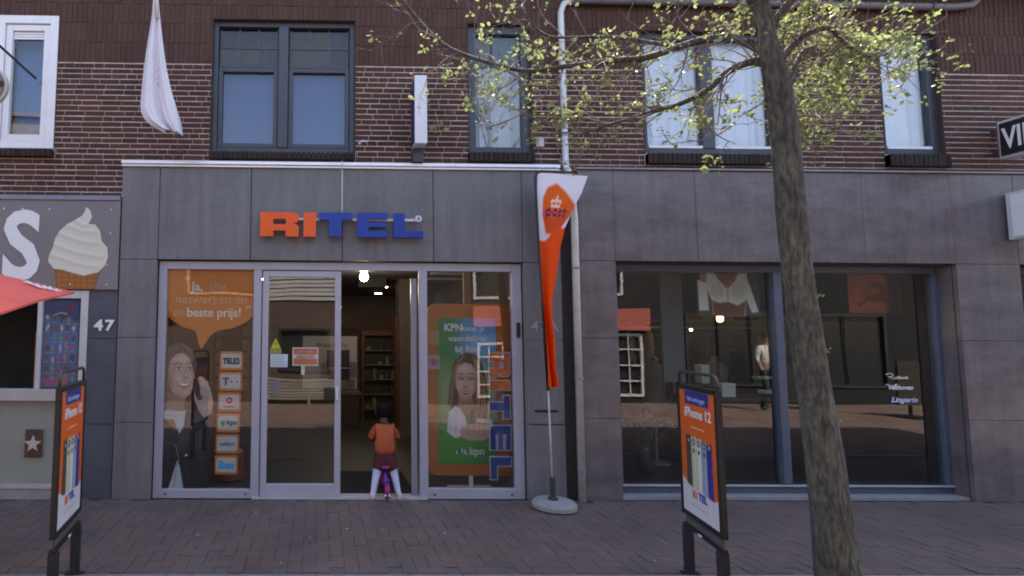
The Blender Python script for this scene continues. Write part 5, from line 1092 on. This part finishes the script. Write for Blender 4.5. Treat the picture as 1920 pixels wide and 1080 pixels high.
skin_obj('shirt', [(.69, .155, .395), (.69, .155, .56), (.69, .19, .675), (.69, .21, .725), (.612, .19, .70), (.565, .197, .62), (.555, .21, .58), (.768, .19, .70), (.815, .197, .62), (.825, .21, .58)], [(0, 1), (1, 2), (2, 3), (2, 4), (4, 5), (5, 6), (2, 7), (7, 8), (8, 9)],
         [(.125, .105), (.118, .10), (.105, .09), .05, .052, .045, .042, .052, .045, .042], shirt, ch)
for v_ in [x for x in bpy.data.objects if x.parent == ch and x.name.startswith('shirt')][0].data.vertices:
    f_ = .0035*math.sin(v_.co.z*95+v_.co.x*40)+.003*math.sin(v_.co.x*110-v_.co.z*30); v_.co += v_.normal*f_
shorts = mat('dark_red_shorts', (.085, .014, .018), .85, .15, 12)
skin_obj('shorts', [(.69, .16, .50), (.69, .158, .40), (.632, .146, .32), (.600, .118, .255), (.748, .146, .32), (.782, .118, .255)], [(0, 1), (1, 2), (2, 3), (1, 4), (4, 5)], [(.112, .10), (.105, .10), .068, .060, .068, .060], shorts, ch)
for i_ in range(26):
    a_ = random.uniform(0, 6.28); z_ = random.uniform(.84, .93); r_ = .075*math.sqrt(max(.05, 1-((z_-.87)/.08)**2)); p_ = Vector((.695+r_*math.cos(a_), .258+r_*math.sin(a_), z_))
    MB().tube([p_, p_+Vector((math.cos(a_)*.012, math.sin(a_)*.012, -.018)), p_+Vector((math.cos(a_)*.016, math.sin(a_)*.016, -.045))], [.008, .006, .002], 5).obj('hair_lock', hm, ch, smooth=True)
wsh = mat('white_shoe', (.55, .50, .50), .5, .05); psl = mat('pink_sole', (.35, .12, .18), .6)
for s, x in ((-1, .557), (1, .815)):
    r_ = [[(x+ex*math.cos(t*.5236)+s*0, cy+ry*math.sin(t*.5236), z) for t in range(12)] for ex, cy, ry, z in ((.034, .05, .075, .006), (.036, .05, .078, .02), (.034, .045, .072, .04), (.026, .03, .05, .062), (.02, .02, .03, .07))]
    MB().loft(r_).obj('shoe', wsh, ch, smooth=True); MB().loft([[(x+.037*math.cos(t*.5236), .05+.08*math.sin(t*.5236), z) for t in range(12)] for z in (.0, .012)]).obj('sole', psl, ch)
for s, x in ((-1, .615), (1, .775)):
    for k in range(4): MB().tube([(x-.018+k*.012, .425, .548), (x-.018+k*.012, .455, .556), (x-.018+k*.012, .468, .540), (x-.018+k*.012, .455, .524)], [.0075, .007, .006, .005], 6).obj('finger', dskin, ch, smooth=True)
    MB().tube([(x-s*.015, .415, .54), (x-s*.028, .44, .532), (x-s*.02, .455, .52)], [.009, .008, .006], 6).obj('thumb', dskin, ch, smooth=True)
for o_ in [x for x in bpy.data.objects if x.parent == ch]:
    if o_.name.split('.')[0] not in ('shoe', 'sole', 'finger', 'thumb'):
        for v_ in o_.data.vertices: v_.co.z *= .955 if v_.co.z < .7 else 1; v_.co.z = v_.co.z if v_.co.z < .7 else .6685+(v_.co.z-.7)*.93
# toy bike
tbk = thing('toy_bike', 'pink and purple toy balance bike under the child in the doorway', 'toy bike', (.69, .2, 0))
pk = mat('magenta_plastic', (.30, .015, .12), .35); pu_ = mat('purple_plastic', (.10, .02, .22), .35)
def wheel(x, y, r): 
    o = MB(); o.loft([[(x+dx, y+rr_*math.cos(t*.3307), r+rr_*math.sin(t*.3307)) for t in range(19)] for dx, rr_ in ((-.02, r*.75), (-.024, r*.93), (-.012, r), (.012, r), (.024, r*.93), (.02, r*.75))]); return o
wheel(.695, .03, .075).obj('wheel', pk, tbk, smooth=True); wheel(.695, .42, .075).obj('wheel', pk, tbk, smooth=True)
MB().tube([(.695, .03, .09), (.69, .10, .20), (.69, .16, .27), (.69, .30, .26), (.69, .40, .33)], .02, 10).obj('frame', pu_, tbk, smooth=True)
bevel(MB().box(.66, .725, .03, .12, .12, .19).obj('mudguard', pu_, tbk), .02, 3); bevel(MB().box(.65, .73, .06, .22, .275, .31).obj('saddle', pk, tbk), .02, 3)
MB().tube([(.695, .42, .08), (.69, .41, .3), (.69, .43, .53)], .012, 8).obj('fork', pu_, tbk); MB().tube([(.585, .445, .54), (.69, .44, .53), (.80, .445, .54)], .011, 8).obj('handlebar', pk, tbk)
for x in (.672, .712): MB().lathe([(.011, -.004), (.012, 0)], (x, -.048, .055), 12, 'y').obj('reflector', ink_w, tbk)

# pedestrian across the street (seen in the shop glass)
pd = thing('person', 'pedestrian in white shirt and dark green trousers reflected in the right display window', 'person', (9.9, -6.3, 0))
X, Yp = 9.9, -6.3
V = [(0, 0, .92), (0, 0, 1.1), (0, 0, 1.32), (0, 0, 1.45), (0, .02, 1.56), (0, .03, 1.64), (-.09, 0, .88), (-.12, .12, .48), (-.14, -.05, .08), (-.14, .08, .05), (.09, 0, .88), (.12, -.12, .48), (.14, -.32, .12), (.14, -.2, .05), (-.17, 0, 1.40), (-.25, .05, 1.13), (-.23, .16, .9), (-.22, .2, .82), (.17, 0, 1.40), (.25, -.05, 1.13), (.24, .02, .9), (.24, .05, .82)]
R_ = [.13, .12, .13, .055, .06, .085, .085, .058, .042, .03, .085, .058, .042, .03, .06, .045, .034, .035, .06, .045, .034, .035]
skin_obj('body', [(X+a, Yp+b, c_) for a, b, c_ in V], E_, R_, None, pd, 0, 2, lambda c_: (1 if c_.z < .9 else (2 if c_.z < 1.44 and c_.z > 1.1 else 0)), [mat('light_skin', (.45, .26, .19), .6), mat('green_trousers', (.03, .05, .04), .8), mat('white_shirt', (.7, .68, .68), .8)])
skin_obj('shirt', [(X, Yp, .95), (X, Yp, 1.12), (X, Yp, 1.33), (X-.16, Yp, 1.38), (X-.22, Yp+.03, 1.22), (X+.16, Yp, 1.38), (X+.22, Yp-.03, 1.22)], [(0, 1), (1, 2), (2, 3), (3, 4), (2, 5), (5, 6)], [(.18, .14), (.165, .13), (.165, .125), .075, .07, .075, .07], MATS['white_shirt'], pd)
MB().loft([ring_e(X, Yp, z, a, b, 16) for z, a, b in ((1.60, .07, .08), (1.66, .095, .105), (1.72, .09, .10), (1.76, .05, .06))]).obj('hair', mat('brown_hair', (.05, .03, .02), .8), pd, smooth=True)

# ------------------------------------------------------------------ tree
tree = thing('street_tree', 'slim leaning street tree with fresh yellow green spring leaves in front of the right shop', 'tree', (2.9, -2.5, 0))
def bark():
    m = bpy.data.materials.new('bark'); m.use_nodes = True; t = m.node_tree; b = t.nodes['Principled BSDF']
    g = t.nodes.new('ShaderNodeNewGeometry'); mp = t.nodes.new('ShaderNodeMapping'); mp.inputs['Scale'].default_value = (1, 1, .28)
    n = t.nodes.new('ShaderNodeTexNoise'); n.inputs['Scale'].default_value = 55; n.inputs['Detail'].default_value = 10; n2 = t.nodes.new('ShaderNodeTexNoise'); n2.inputs['Scale'].default_value = 5; n2.inputs['Detail'].default_value = 5
    t.links.new(g.outputs['Position'], mp.inputs[0]); t.links.new(mp.outputs[0], n.inputs['Vector']); t.links.new(g.outputs['Position'], n2.inputs['Vector'])
    r = t.nodes.new('ShaderNodeValToRGB'); e = r.color_ramp.elements; e[0].position = .36; e[0].color = (.040, .037, .033, 1); e[1].position = .68; e[1].color = (.13, .118, .105, 1)
    r2_ = t.nodes.new('ShaderNodeValToRGB'); e = r2_.color_ramp.elements; e[0].position = .42; e[0].color = (.8, .76, .74, 1); e[1].position = .6; e[1].color = (1.1, 1.18, 1.02, 1)
    mu = t.nodes.new('ShaderNodeMixRGB'); mu.blend_type = 'MULTIPLY'; mu.inputs[0].default_value = 1
    t.links.new(n.outputs[0], r.inputs[0]); t.links.new(n2.outputs[0], r2_.inputs[0]); t.links.new(r.outputs[0], mu.inputs[1]); t.links.new(r2_.outputs[0], mu.inputs[2]); t.links.new(mu.outputs[0], b.inputs['Base Color'])
    b.inputs['Roughness'].default_value = .9; bp = t.nodes.new('ShaderNodeBump'); bp.inputs['Strength'].default_value = .9; bp.inputs['Distance'].default_value = .012; t.links.new(n.outputs[0], bp.inputs['Height']); t.links.new(bp.outputs[0], b.inputs['Normal'])
    return m
BARK = bark()
tp = [(2.915, 0.0, .185), (2.90, .10, .150), (2.885, .25, .128), (2.868, .4, .118), (2.85, .7, .106), (2.84, .97, .098), (2.80, 1.5, .092), (2.762, 2.03, .086), (2.735, 2.4, .083), (2.71, 2.82, .080), (2.67, 3.12, .076), (2.628, 3.35, .060), (2.598, 3.55, .053), (2.585, 4.0, .050), (2.62, 4.6, .045), (2.60, 5.3, .035), (2.63, 6.0, .02), (2.62, 6.5, .008)]
tp = [(x+.012, z, r*(.86-.03*min(1, z/2.5))) for x, z, r in tp]; vs = []; fs = []; nn = 28; rt_ = random.Random(8); ph = [rt_.uniform(0, 6.28) for _ in range(6)]
dense = []
for (a, b) in zip(tp, tp[1:]):
    k = max(2, int((b[1]-a[1])/.06))
    for q in range(k): t = q/k; dense.append((a[0]+(b[0]-a[0])*t, a[1]+(b[1]-a[1])*t, a[2]+(b[2]-a[2])*t))
dense.append(tp[-1])
for x, z, r in dense:
    flare = max(0, 1-z/.45)
    for k in range(nn):
        a = 2*math.pi*k/nn
        rr_ = r*(1+.05*math.sin(3*a+ph[0]+z*1.3)+.035*math.sin(5*a+ph[1]-z*2.1)+.025*math.sin(z*9+2*a+ph[2])+.12*flare*math.sin(5*a+ph[3]))
        vs.append((x+rr_*math.cos(a)+.012*math.sin(z*2.2), -2.5+rr_*math.sin(a)+.02*math.sin(z*1.4), z))
fs = [(i*nn+k, i*nn+(k+1) % nn, (i+1)*nn+(k+1) % nn, (i+1)*nn+k) for i in range(len(dense)-1) for k in range(nn)]
mb = MB(); mb.add(vs, fs); mb.obj('trunk', BARK, tree, smooth=True)
# main limbs: (x, y, z) joints measured on the photograph, start radius, end radius
limbs = [
 ([(2.69, -2.5, 3.22), (2.60, -2.47, 3.27), (2.48, -2.42, 3.23), (2.36, -2.38, 3.12), (2.22, -2.3, 3.06), (2.07, -2.25, 3.03), (1.88, -2.15, 2.99), (1.75, -2.1, 2.95)], .030, .006),
 ([(2.64, -2.5, 3.32), (2.55, -2.4, 3.45), (2.42, -2.3, 3.49), (2.30, -2.25, 3.47), (2.1, -2.2, 3.42), (1.9, -2.2, 3.40), (1.6, -2.15, 3.38), (1.38, -2.1, 3.37), (1.13, -2.1, 3.42), (.86, -2.1, 3.52), (.70, -2.1, 3.66), (.57, -2.1, 3.82), (.5, -2.1, 3.95)], .030, .006),
 ([(2.3, -2.25, 3.47), (2.2, -2.1, 3.58), (2.01, -2.0, 3.67), (1.8, -1.95, 3.69), (1.62, -1.9, 3.72), (1.50, -1.9, 3.80), (1.40, -1.9, 3.95)], .015, .005),
 ([(2.63, -2.5, 3.52), (2.5, -2.55, 3.66), (2.3, -2.6, 3.80), (2.05, -2.6, 3.92), (1.8, -2.6, 4.1)], .025, .006),
 ([(2.70, -2.5, 2.95), (2.82, -2.45, 3.12), (2.92, -2.4, 3.30), (3.03, -2.35, 3.42), (3.2, -2.3, 3.5), (3.4, -2.2, 3.62)], .024, .006),
 ([(2.67, -2.5, 3.18), (2.84, -2.5, 3.38), (2.98, -2.55, 3.44), (3.12, -2.5, 3.38), (3.3, -2.45, 3.32), (3.48, -2.4, 3.36)], .024, .005),
 ([(2.72, -2.5, 2.72), (2.84, -2.42, 2.88), (2.98, -2.3, 2.96), (3.16, -2.2, 3.00), (3.36, -2.15, 3.10), (3.52, -2.1, 3.22)], .018, .004),
 ([(2.64, -2.5, 3.40), (2.74, -2.6, 3.58), (2.90, -2.7, 3.72), (3.1, -2.75, 3.85), (3.35, -2.8, 4.0)], .026, .006),
 ([(2.61, -2.5, 3.7), (2.5, -2.7, 3.95), (2.35, -2.9, 4.3), (2.1, -3.1, 4.7)], .026, .006), ([(2.61, -2.5, 3.9), (2.75, -2.3, 4.2), (3.0, -2.0, 4.6), (3.3, -1.8, 5.0)], .026, .006),
 ([(2.61, -2.5, 4.3), (2.4, -2.2, 4.7), (2.1, -2.0, 5.2)], .022, .006), ([(2.61, -2.5, 4.5), (2.8, -2.8, 4.9), (3.1, -3.0, 5.4)], .022, .006), ([(2.61, -2.5, 5.0), (2.5, -2.7, 5.6), (2.3, -2.8, 6.0)], .018, .005), ([(2.61, -2.5, 5.0), (2.8, -2.3, 5.5), (3.0, -2.2, 6.1)], .018, .005)]
rt = random.Random(21); twigs = MB(); leaves = MB(); nleaf = 0
def smoothpts(P, k=4):
    P = [Vector(p) for p in P]; out = []
    for i in range(len(P)-1):
        p0, p1, p2, p3 = P[max(i-1, 0)], P[i], P[i+1], P[min(i+2, len(P)-1)]
        for q in range(k):
            t = q/k; out.append(.5*((2*p1)+(-p0+p2)*t+(2*p0-5*p1+4*p2-p3)*t*t+(-p0+3*p1-3*p2+p3)*t**3))
    out.append(P[-1]); return out
def leaf(p, sz, cluster):
    d = Vector((rt.gauss(0, 1), rt.gauss(0, 1), rt.gauss(-.1, .7))).normalized(); n_ = d.orthogonal().normalized(); n_.rotate(Matrix.Rotation(rt.uniform(0, 6.28), 3, d)); s = d.cross(n_)
    q = p+d*sz*.15; fold = n_*sz*.12; tone = min(1, max(0, cluster+rt.uniform(-.25, .25)))
    leaves.add([q, q+d*sz*.35+s*sz*.32+fold, q+d*sz*.8+s*sz*.22+fold, q+d*sz, q+d*sz*.8-s*sz*.22+fold, q+d*sz*.35-s*sz*.32+fold], [(0, 1, 2, 3), (0, 3, 4, 5)], tone)
def tuft(p, n_, spread, sz):
    cl = rt.uniform(.1, .9)
    for _ in range(n_): leaf(p+Vector((rt.gauss(0, spread), rt.gauss(0, spread), rt.gauss(0, spread))), sz*rt.uniform(.45, 1.5), cl)
def twig(p, d, ln, r, lvl, dens):
    P = [p]; v = d.normalized(); n_ = 5
    for i in range(n_):
        v = (v+Vector((rt.gauss(0, .16), rt.gauss(0, .16), rt.gauss(.03, .16)))).normalized(); P.append(P[-1]+v*ln/n_)
    twigs.tube(P, [r*(1-.75*i/n_) for i in range(n_+1)], 5, False)
    if lvl > 0:
        for i in range(1, n_+1):
            if rt.random() < .62:
                a = v.orthogonal().normalized(); a.rotate(Matrix.Rotation(rt.uniform(0, 6.28), 3, v)); twig(P[i], v*.6+a*.8, ln*rt.uniform(.35, .6), r*.6, lvl-1, dens)
    for i in range(1, n_+1):
        if rt.random() < dens: tuft(P[i], rt.choice((1, 1, 2, 2, 3, 5)), .013, .023)
    if rt.random() < dens+.3: tuft(P[-1], rt.choice((1, 2, 3, 6)), .015, .031)
for li_, (P, r0, r1) in enumerate(limbs):
    Q = smoothpts(P, 4); N = len(Q); MB().tube(Q, [r0+(r1-r0)*(i/(N-1))**.8 for i in range(N)], 10).obj('branch', BARK, tree, smooth=True)
    right = P[-1][0] > 2.7
    dens = .26 if right else .09
    if li_ >= 8: dens = .18
    for i in range(2, N):
        cnt = (2 if rt.random() < (.85 if right else .35) else 1) if rt.random() < (.98 if right else .72) else 0
        if li_ >= 8: cnt = 1 if rt.random() < .6 else 0
        for _ in range(cnt):
            ax = (Q[i]-Q[i-1]).normalized(); a = ax.orthogonal().normalized(); a.rotate(Matrix.Rotation(rt.uniform(0, 6.28), 3, ax))
            twig(Q[i], ax*.7+a*.8+Vector((0, 0, -.12)), rt.uniform(.16, .42), .0045, 1 if rt.random() < .75 else 2, dens)
# thin hanging sprays in front of the wide window
for P in ([(2.33, -2.3, 3.47), (2.28, -2.3, 3.3), (2.2, -2.32, 3.16), (2.05, -2.35, 3.05)], [(2.3, -2.35, 3.10), (2.33, -2.38, 2.95), (2.42, -2.4, 2.83), (2.5, -2.42, 2.78)], [(2.46, -2.4, 3.2), (2.42, -2.42, 3.05), (2.40, -2.42, 2.9)], [(2.68, -2.5, 2.98), (2.6, -2.5, 2.99), (2.5, -2.45, 2.93)], [(2.5, -2.4, 2.9), (2.36, -2.4, 2.82), (2.15, -2.35, 2.80)], [(1.9, -2.15, 3.4), (1.75, -2.15, 3.25), (1.6, -2.12, 3.1), (1.45, -2.1, 3.02)], [(1.88, -2.15, 2.99), (1.7, -2.12, 3.05), (1.5, -2.1, 3.02), (1.32, -2.1, 3.1), (1.2, -2.1, 3.2)], [(1.6, -2.15, 3.38), (1.48, -2.1, 3.2), (1.36, -2.1, 3.1), (1.22, -2.1, 3.02), (1.1, -2.1, 2.98)], [(1.9, -2.2, 3.40), (1.8, -2.2, 3.2), (1.68, -2.2, 3.05), (1.5, -2.2, 2.92)], [(1.38, -2.1, 3.37), (1.2, -2.1, 3.25), (1.02, -2.1, 3.2), (.9, -2.1, 3.1)], [(1.13, -2.1, 3.42), (1.3, -2.15, 3.3), (1.38, -2.2, 3.15), (1.55, -2.2, 3.0)]):
    Q = smoothpts(P, 4); twigs.tube(Q, [.006-.004*i/len(Q) for i in range(len(Q))], 6, False)
    for i in range(2, len(Q), 2):
        if rt.random() < .7: twig(Q[i], Vector((rt.gauss(0, 1), rt.gauss(0, .6), rt.gauss(0, .8))), rt.uniform(.1, .22), .003, 1, .26)
tag(twigs.obj('twigs', mat('twig_bark', (.17, .13, .12), .8, .5, 30), tree, smooth=True, normals=False), kind='stuff')
tag(leaves.obj('leaves', leaf_mat('leaf', (.26, .34, .14), .45), tree, tone=True, normals=False), kind='stuff')
for z in (1.86, 1.55, 1.15, 2.35):
    mb_, leaves = leaves, MB(); x_t = float(np.interp(z, [p[1] for p in tp], [p[0] for p in tp])); r_t = float(np.interp(z, [p[1] for p in tp], [p[2] for p in tp]))
    for _ in range(3): leaf(Vector((x_t+r_t*.97, -2.53, z)), .026, .8)
    leaves.obj('leaf_shoot', MATS['leaf'], tree, tone=True, normals=False); leaves = mb_

# ------------------------------------------------------------------ opposite side of the street (seen in the glass)
OY = -7.7
def opp_building(x0, x1, h, wallm, label, wins, extra=None):
    t = thing('opposite_house', label, 'building', ((x0+x1)/2, OY, 0), 'houses across the street')
    hs = [w[:4] for w in wins]
    holed(MB(), x0, x1, -.2, h, hs, OY-.3, OY).obj('wall', wallm, t)
    MB().add([(x0, OY+.2, h), (x1, OY+.2, h), (x1, OY-4, h+1.2), (x0, OY-4, h+1.2), (x0, OY+.2, h+.1), (x1, OY+.2, h+.1), (x1, OY-4, h+1.3), (x0, OY-4, h+1.3)], [(0, 3, 2, 1), (4, 5, 6, 7), (0, 1, 5, 4), (1, 2, 6, 5), (2, 3, 7, 6), (3, 0, 4, 7)]).obj('roof', mat('beige_roof', (.42, .38, .30), .9), t)
    MB().box(x0, x1, OY-4, OY-3.8, -.2, h+1).obj('back_wall', mat('inner_plaster', (.25, .23, .21), .9), t)
    for (a, b, c_, d, nx, nz, fm_) in wins:
        f = frame_mb(a, b, OY-.04, OY+.03, c_, d, .06)
        for i in range(1, nx): f.box(a+(b-a)*i/nx-.012, a+(b-a)*i/nx+.012, OY-.02, OY+.015, c_+.06, d-.06)
        for j in range(1, nz): f.box(a+.06, b-.06, OY-.025, OY+.02, c_+(d-c_)*j/nz-.016, c_+(d-c_)*j/nz+.016)
        o = f.obj('window', fm_, t)
        sub(MB().box(a+.06, b-.06, OY-.06, OY-.05, c_+.06, d-.06).obj('pane', mat('opp_pane', (.03, .035, .04), .1, .1)), o)
    return t
bt = mat('black_timber', (.018, .018, .02), .7, .3); siding = mat('pale_siding', (.55, .55, .56), .6, .05); dbk = mat('brown_front', (.10, .07, .06), .8, .2)
ta = opp_building(-14, -5.2, 6.8, mat('umber_wall', (.055, .045, .04), .8), 'tall beige house across the street reflected in the white plastic window', [(-8, -6.8, .8, 2.4, 2, 3, whiteframe), (-8, -6.8, 3.6, 5, 2, 2, whiteframe), (-12, -10.6, 1, 2.4, 2, 2, whiteframe)])
MB().box(-14, -5.2, OY+.005, OY+.1, 6.1, 6.78).obj('cornice', mat('beige_cornice', (.5, .44, .33), .8), ta)
tbb = opp_building(-5.2, 2.1, 5.2, dbk, 'low brown shop with pale slatted cladding across the street', [(-3.1, -1.5, 2.55, 3.5, 1, 1, mat('beige_frame', (.45, .33, .22), .6)), (-.9, .3, .75, 1.75, 1, 1, darkgrey)])
tcc = opp_building(2.1, 8.6, 5.3, bt, 'black timber house with white sash windows across the street', [(3.78, 4.75, .14, 1.42, 3, 4, whiteframe), (6.95, 7.95, .15, 1.68, 3, 4, whiteframe), (3.72, 4.9, 2.45, 3.4, 1, 1, whiteframe), (6.6, 7.5, 2.62, 3.6, 1, 1, whiteframe), (5.2, 6.2, 0, 2.1, 1, 1, darkgrey)])
tdd = opp_building(8.6, 20, 5.6, mat('dark_shop', (.014, .014, .016), .7, .3), 'dark shop with wide windows across the street reflected in the right display window', [(9.0, 11.5, .4, 2.2, 3, 1, darkgrey), (12, 14, .4, 2.2, 2, 1, darkgrey), (9.2, 10.4, 3.2, 4.6, 2, 2, whiteframe)])
mb = MB()
for i in range(9): 
    for x0 in (-1.3,): mb.box(x0, 2.05, OY+.005, OY+.03+.02*(i % 2), 2.40+i*.11, 2.49+i*.11)
mb.obj('cladding_board', siding, tbb)
mb = MB()
for i in range(7): mb.box(-1.3, .9, OY+.3, OY+.33, .12+i*.075, .16+i*.075)
for x in (-1.25, -.2, .85): mb.box(x, x+.04, OY+.33, OY+.36, 0, .62)
tag(mb.obj('slatted_screen', mat('slats', (.35, .34, .32), .7)), 'low pale slatted screen across the street', 'screen')
sal = mat('salmon_board', (.52, .14, .12), .7, .05)
tag(bx('awning_board', sal, (7.0, 8.1, OY+.04, OY+.12, 1.76, 2.29)), 'salmon red board above the sash window across the street nearest the dark shop', 'sign'); tag(bx('awning_board', sal, (3.7, 4.9, OY+.04, OY+.12, 1.82, 2.30)), 'salmon red board above the sash window across the street nearest the cladding', 'sign')

# ------------------------------------------------------------------ litter
rg = random.Random(12); mb = MB()
for _ in range(130):
    x, y, r_ = rg.uniform(-3.4, 7), rg.uniform(-1.7, -.05), rg.uniform(.006, .017); k0 = rg.uniform(0, 6)
    mb.add([(x+r_*rg.uniform(.7, 1.1)*math.cos(k*.785+k0), y+r_*rg.uniform(.7, 1.1)*math.sin(k*.785), .0045) for k in range(8)], [tuple(range(8))])
tag(mb.obj('gum_spots', mat('old_gum', (.055, .05, .05), .9), pavement, normals=False), kind='stuff')
rl = random.Random(33)
lit = ['below the left edge of the sliding door', 'below the open doorway, left of centre', 'in front of the toy bike, left one', 'in front of the toy bike, right one', 'near the kerb below the sliding door', 'right of the sidewalk sign by the tree, far one', 'just left of the sidewalk sign by the tree', 'below the orange display board', 'below the woman with the phone']
for li_, (x, y) in enumerate(((-.55, -.42), (-.05, -1.05), (.25, -.85), (.55, -.88), (-.25, -1.55), (2.75, -1.1), (2.45, -1.5), (1.05, -.95), (-.95, -1.0))):
    s = rl.uniform(.008, .016); a = rl.uniform(0, 3.14); mb = MB()
    pts = [(x+s*math.cos(a+k*1.57+rl.uniform(-.3, .3)), y+s*math.sin(a+k*1.57), .006+rl.uniform(0, .004)) for k in range(4)]
    mb.add(pts+[(p[0], p[1], p[2]-.002) for p in pts], [(0, 1, 2, 3), (4, 7, 6, 5), (0, 4, 5, 1), (1, 5, 6, 2), (2, 6, 7, 3), (3, 7, 4, 0)])
    tag(mb.obj('litter_scrap', mat('litter', (.40, .38, .36), .8)), 'tiny pale litter scrap '+lit[li_], 'litter', 'litter scraps on the pavement')
clean()
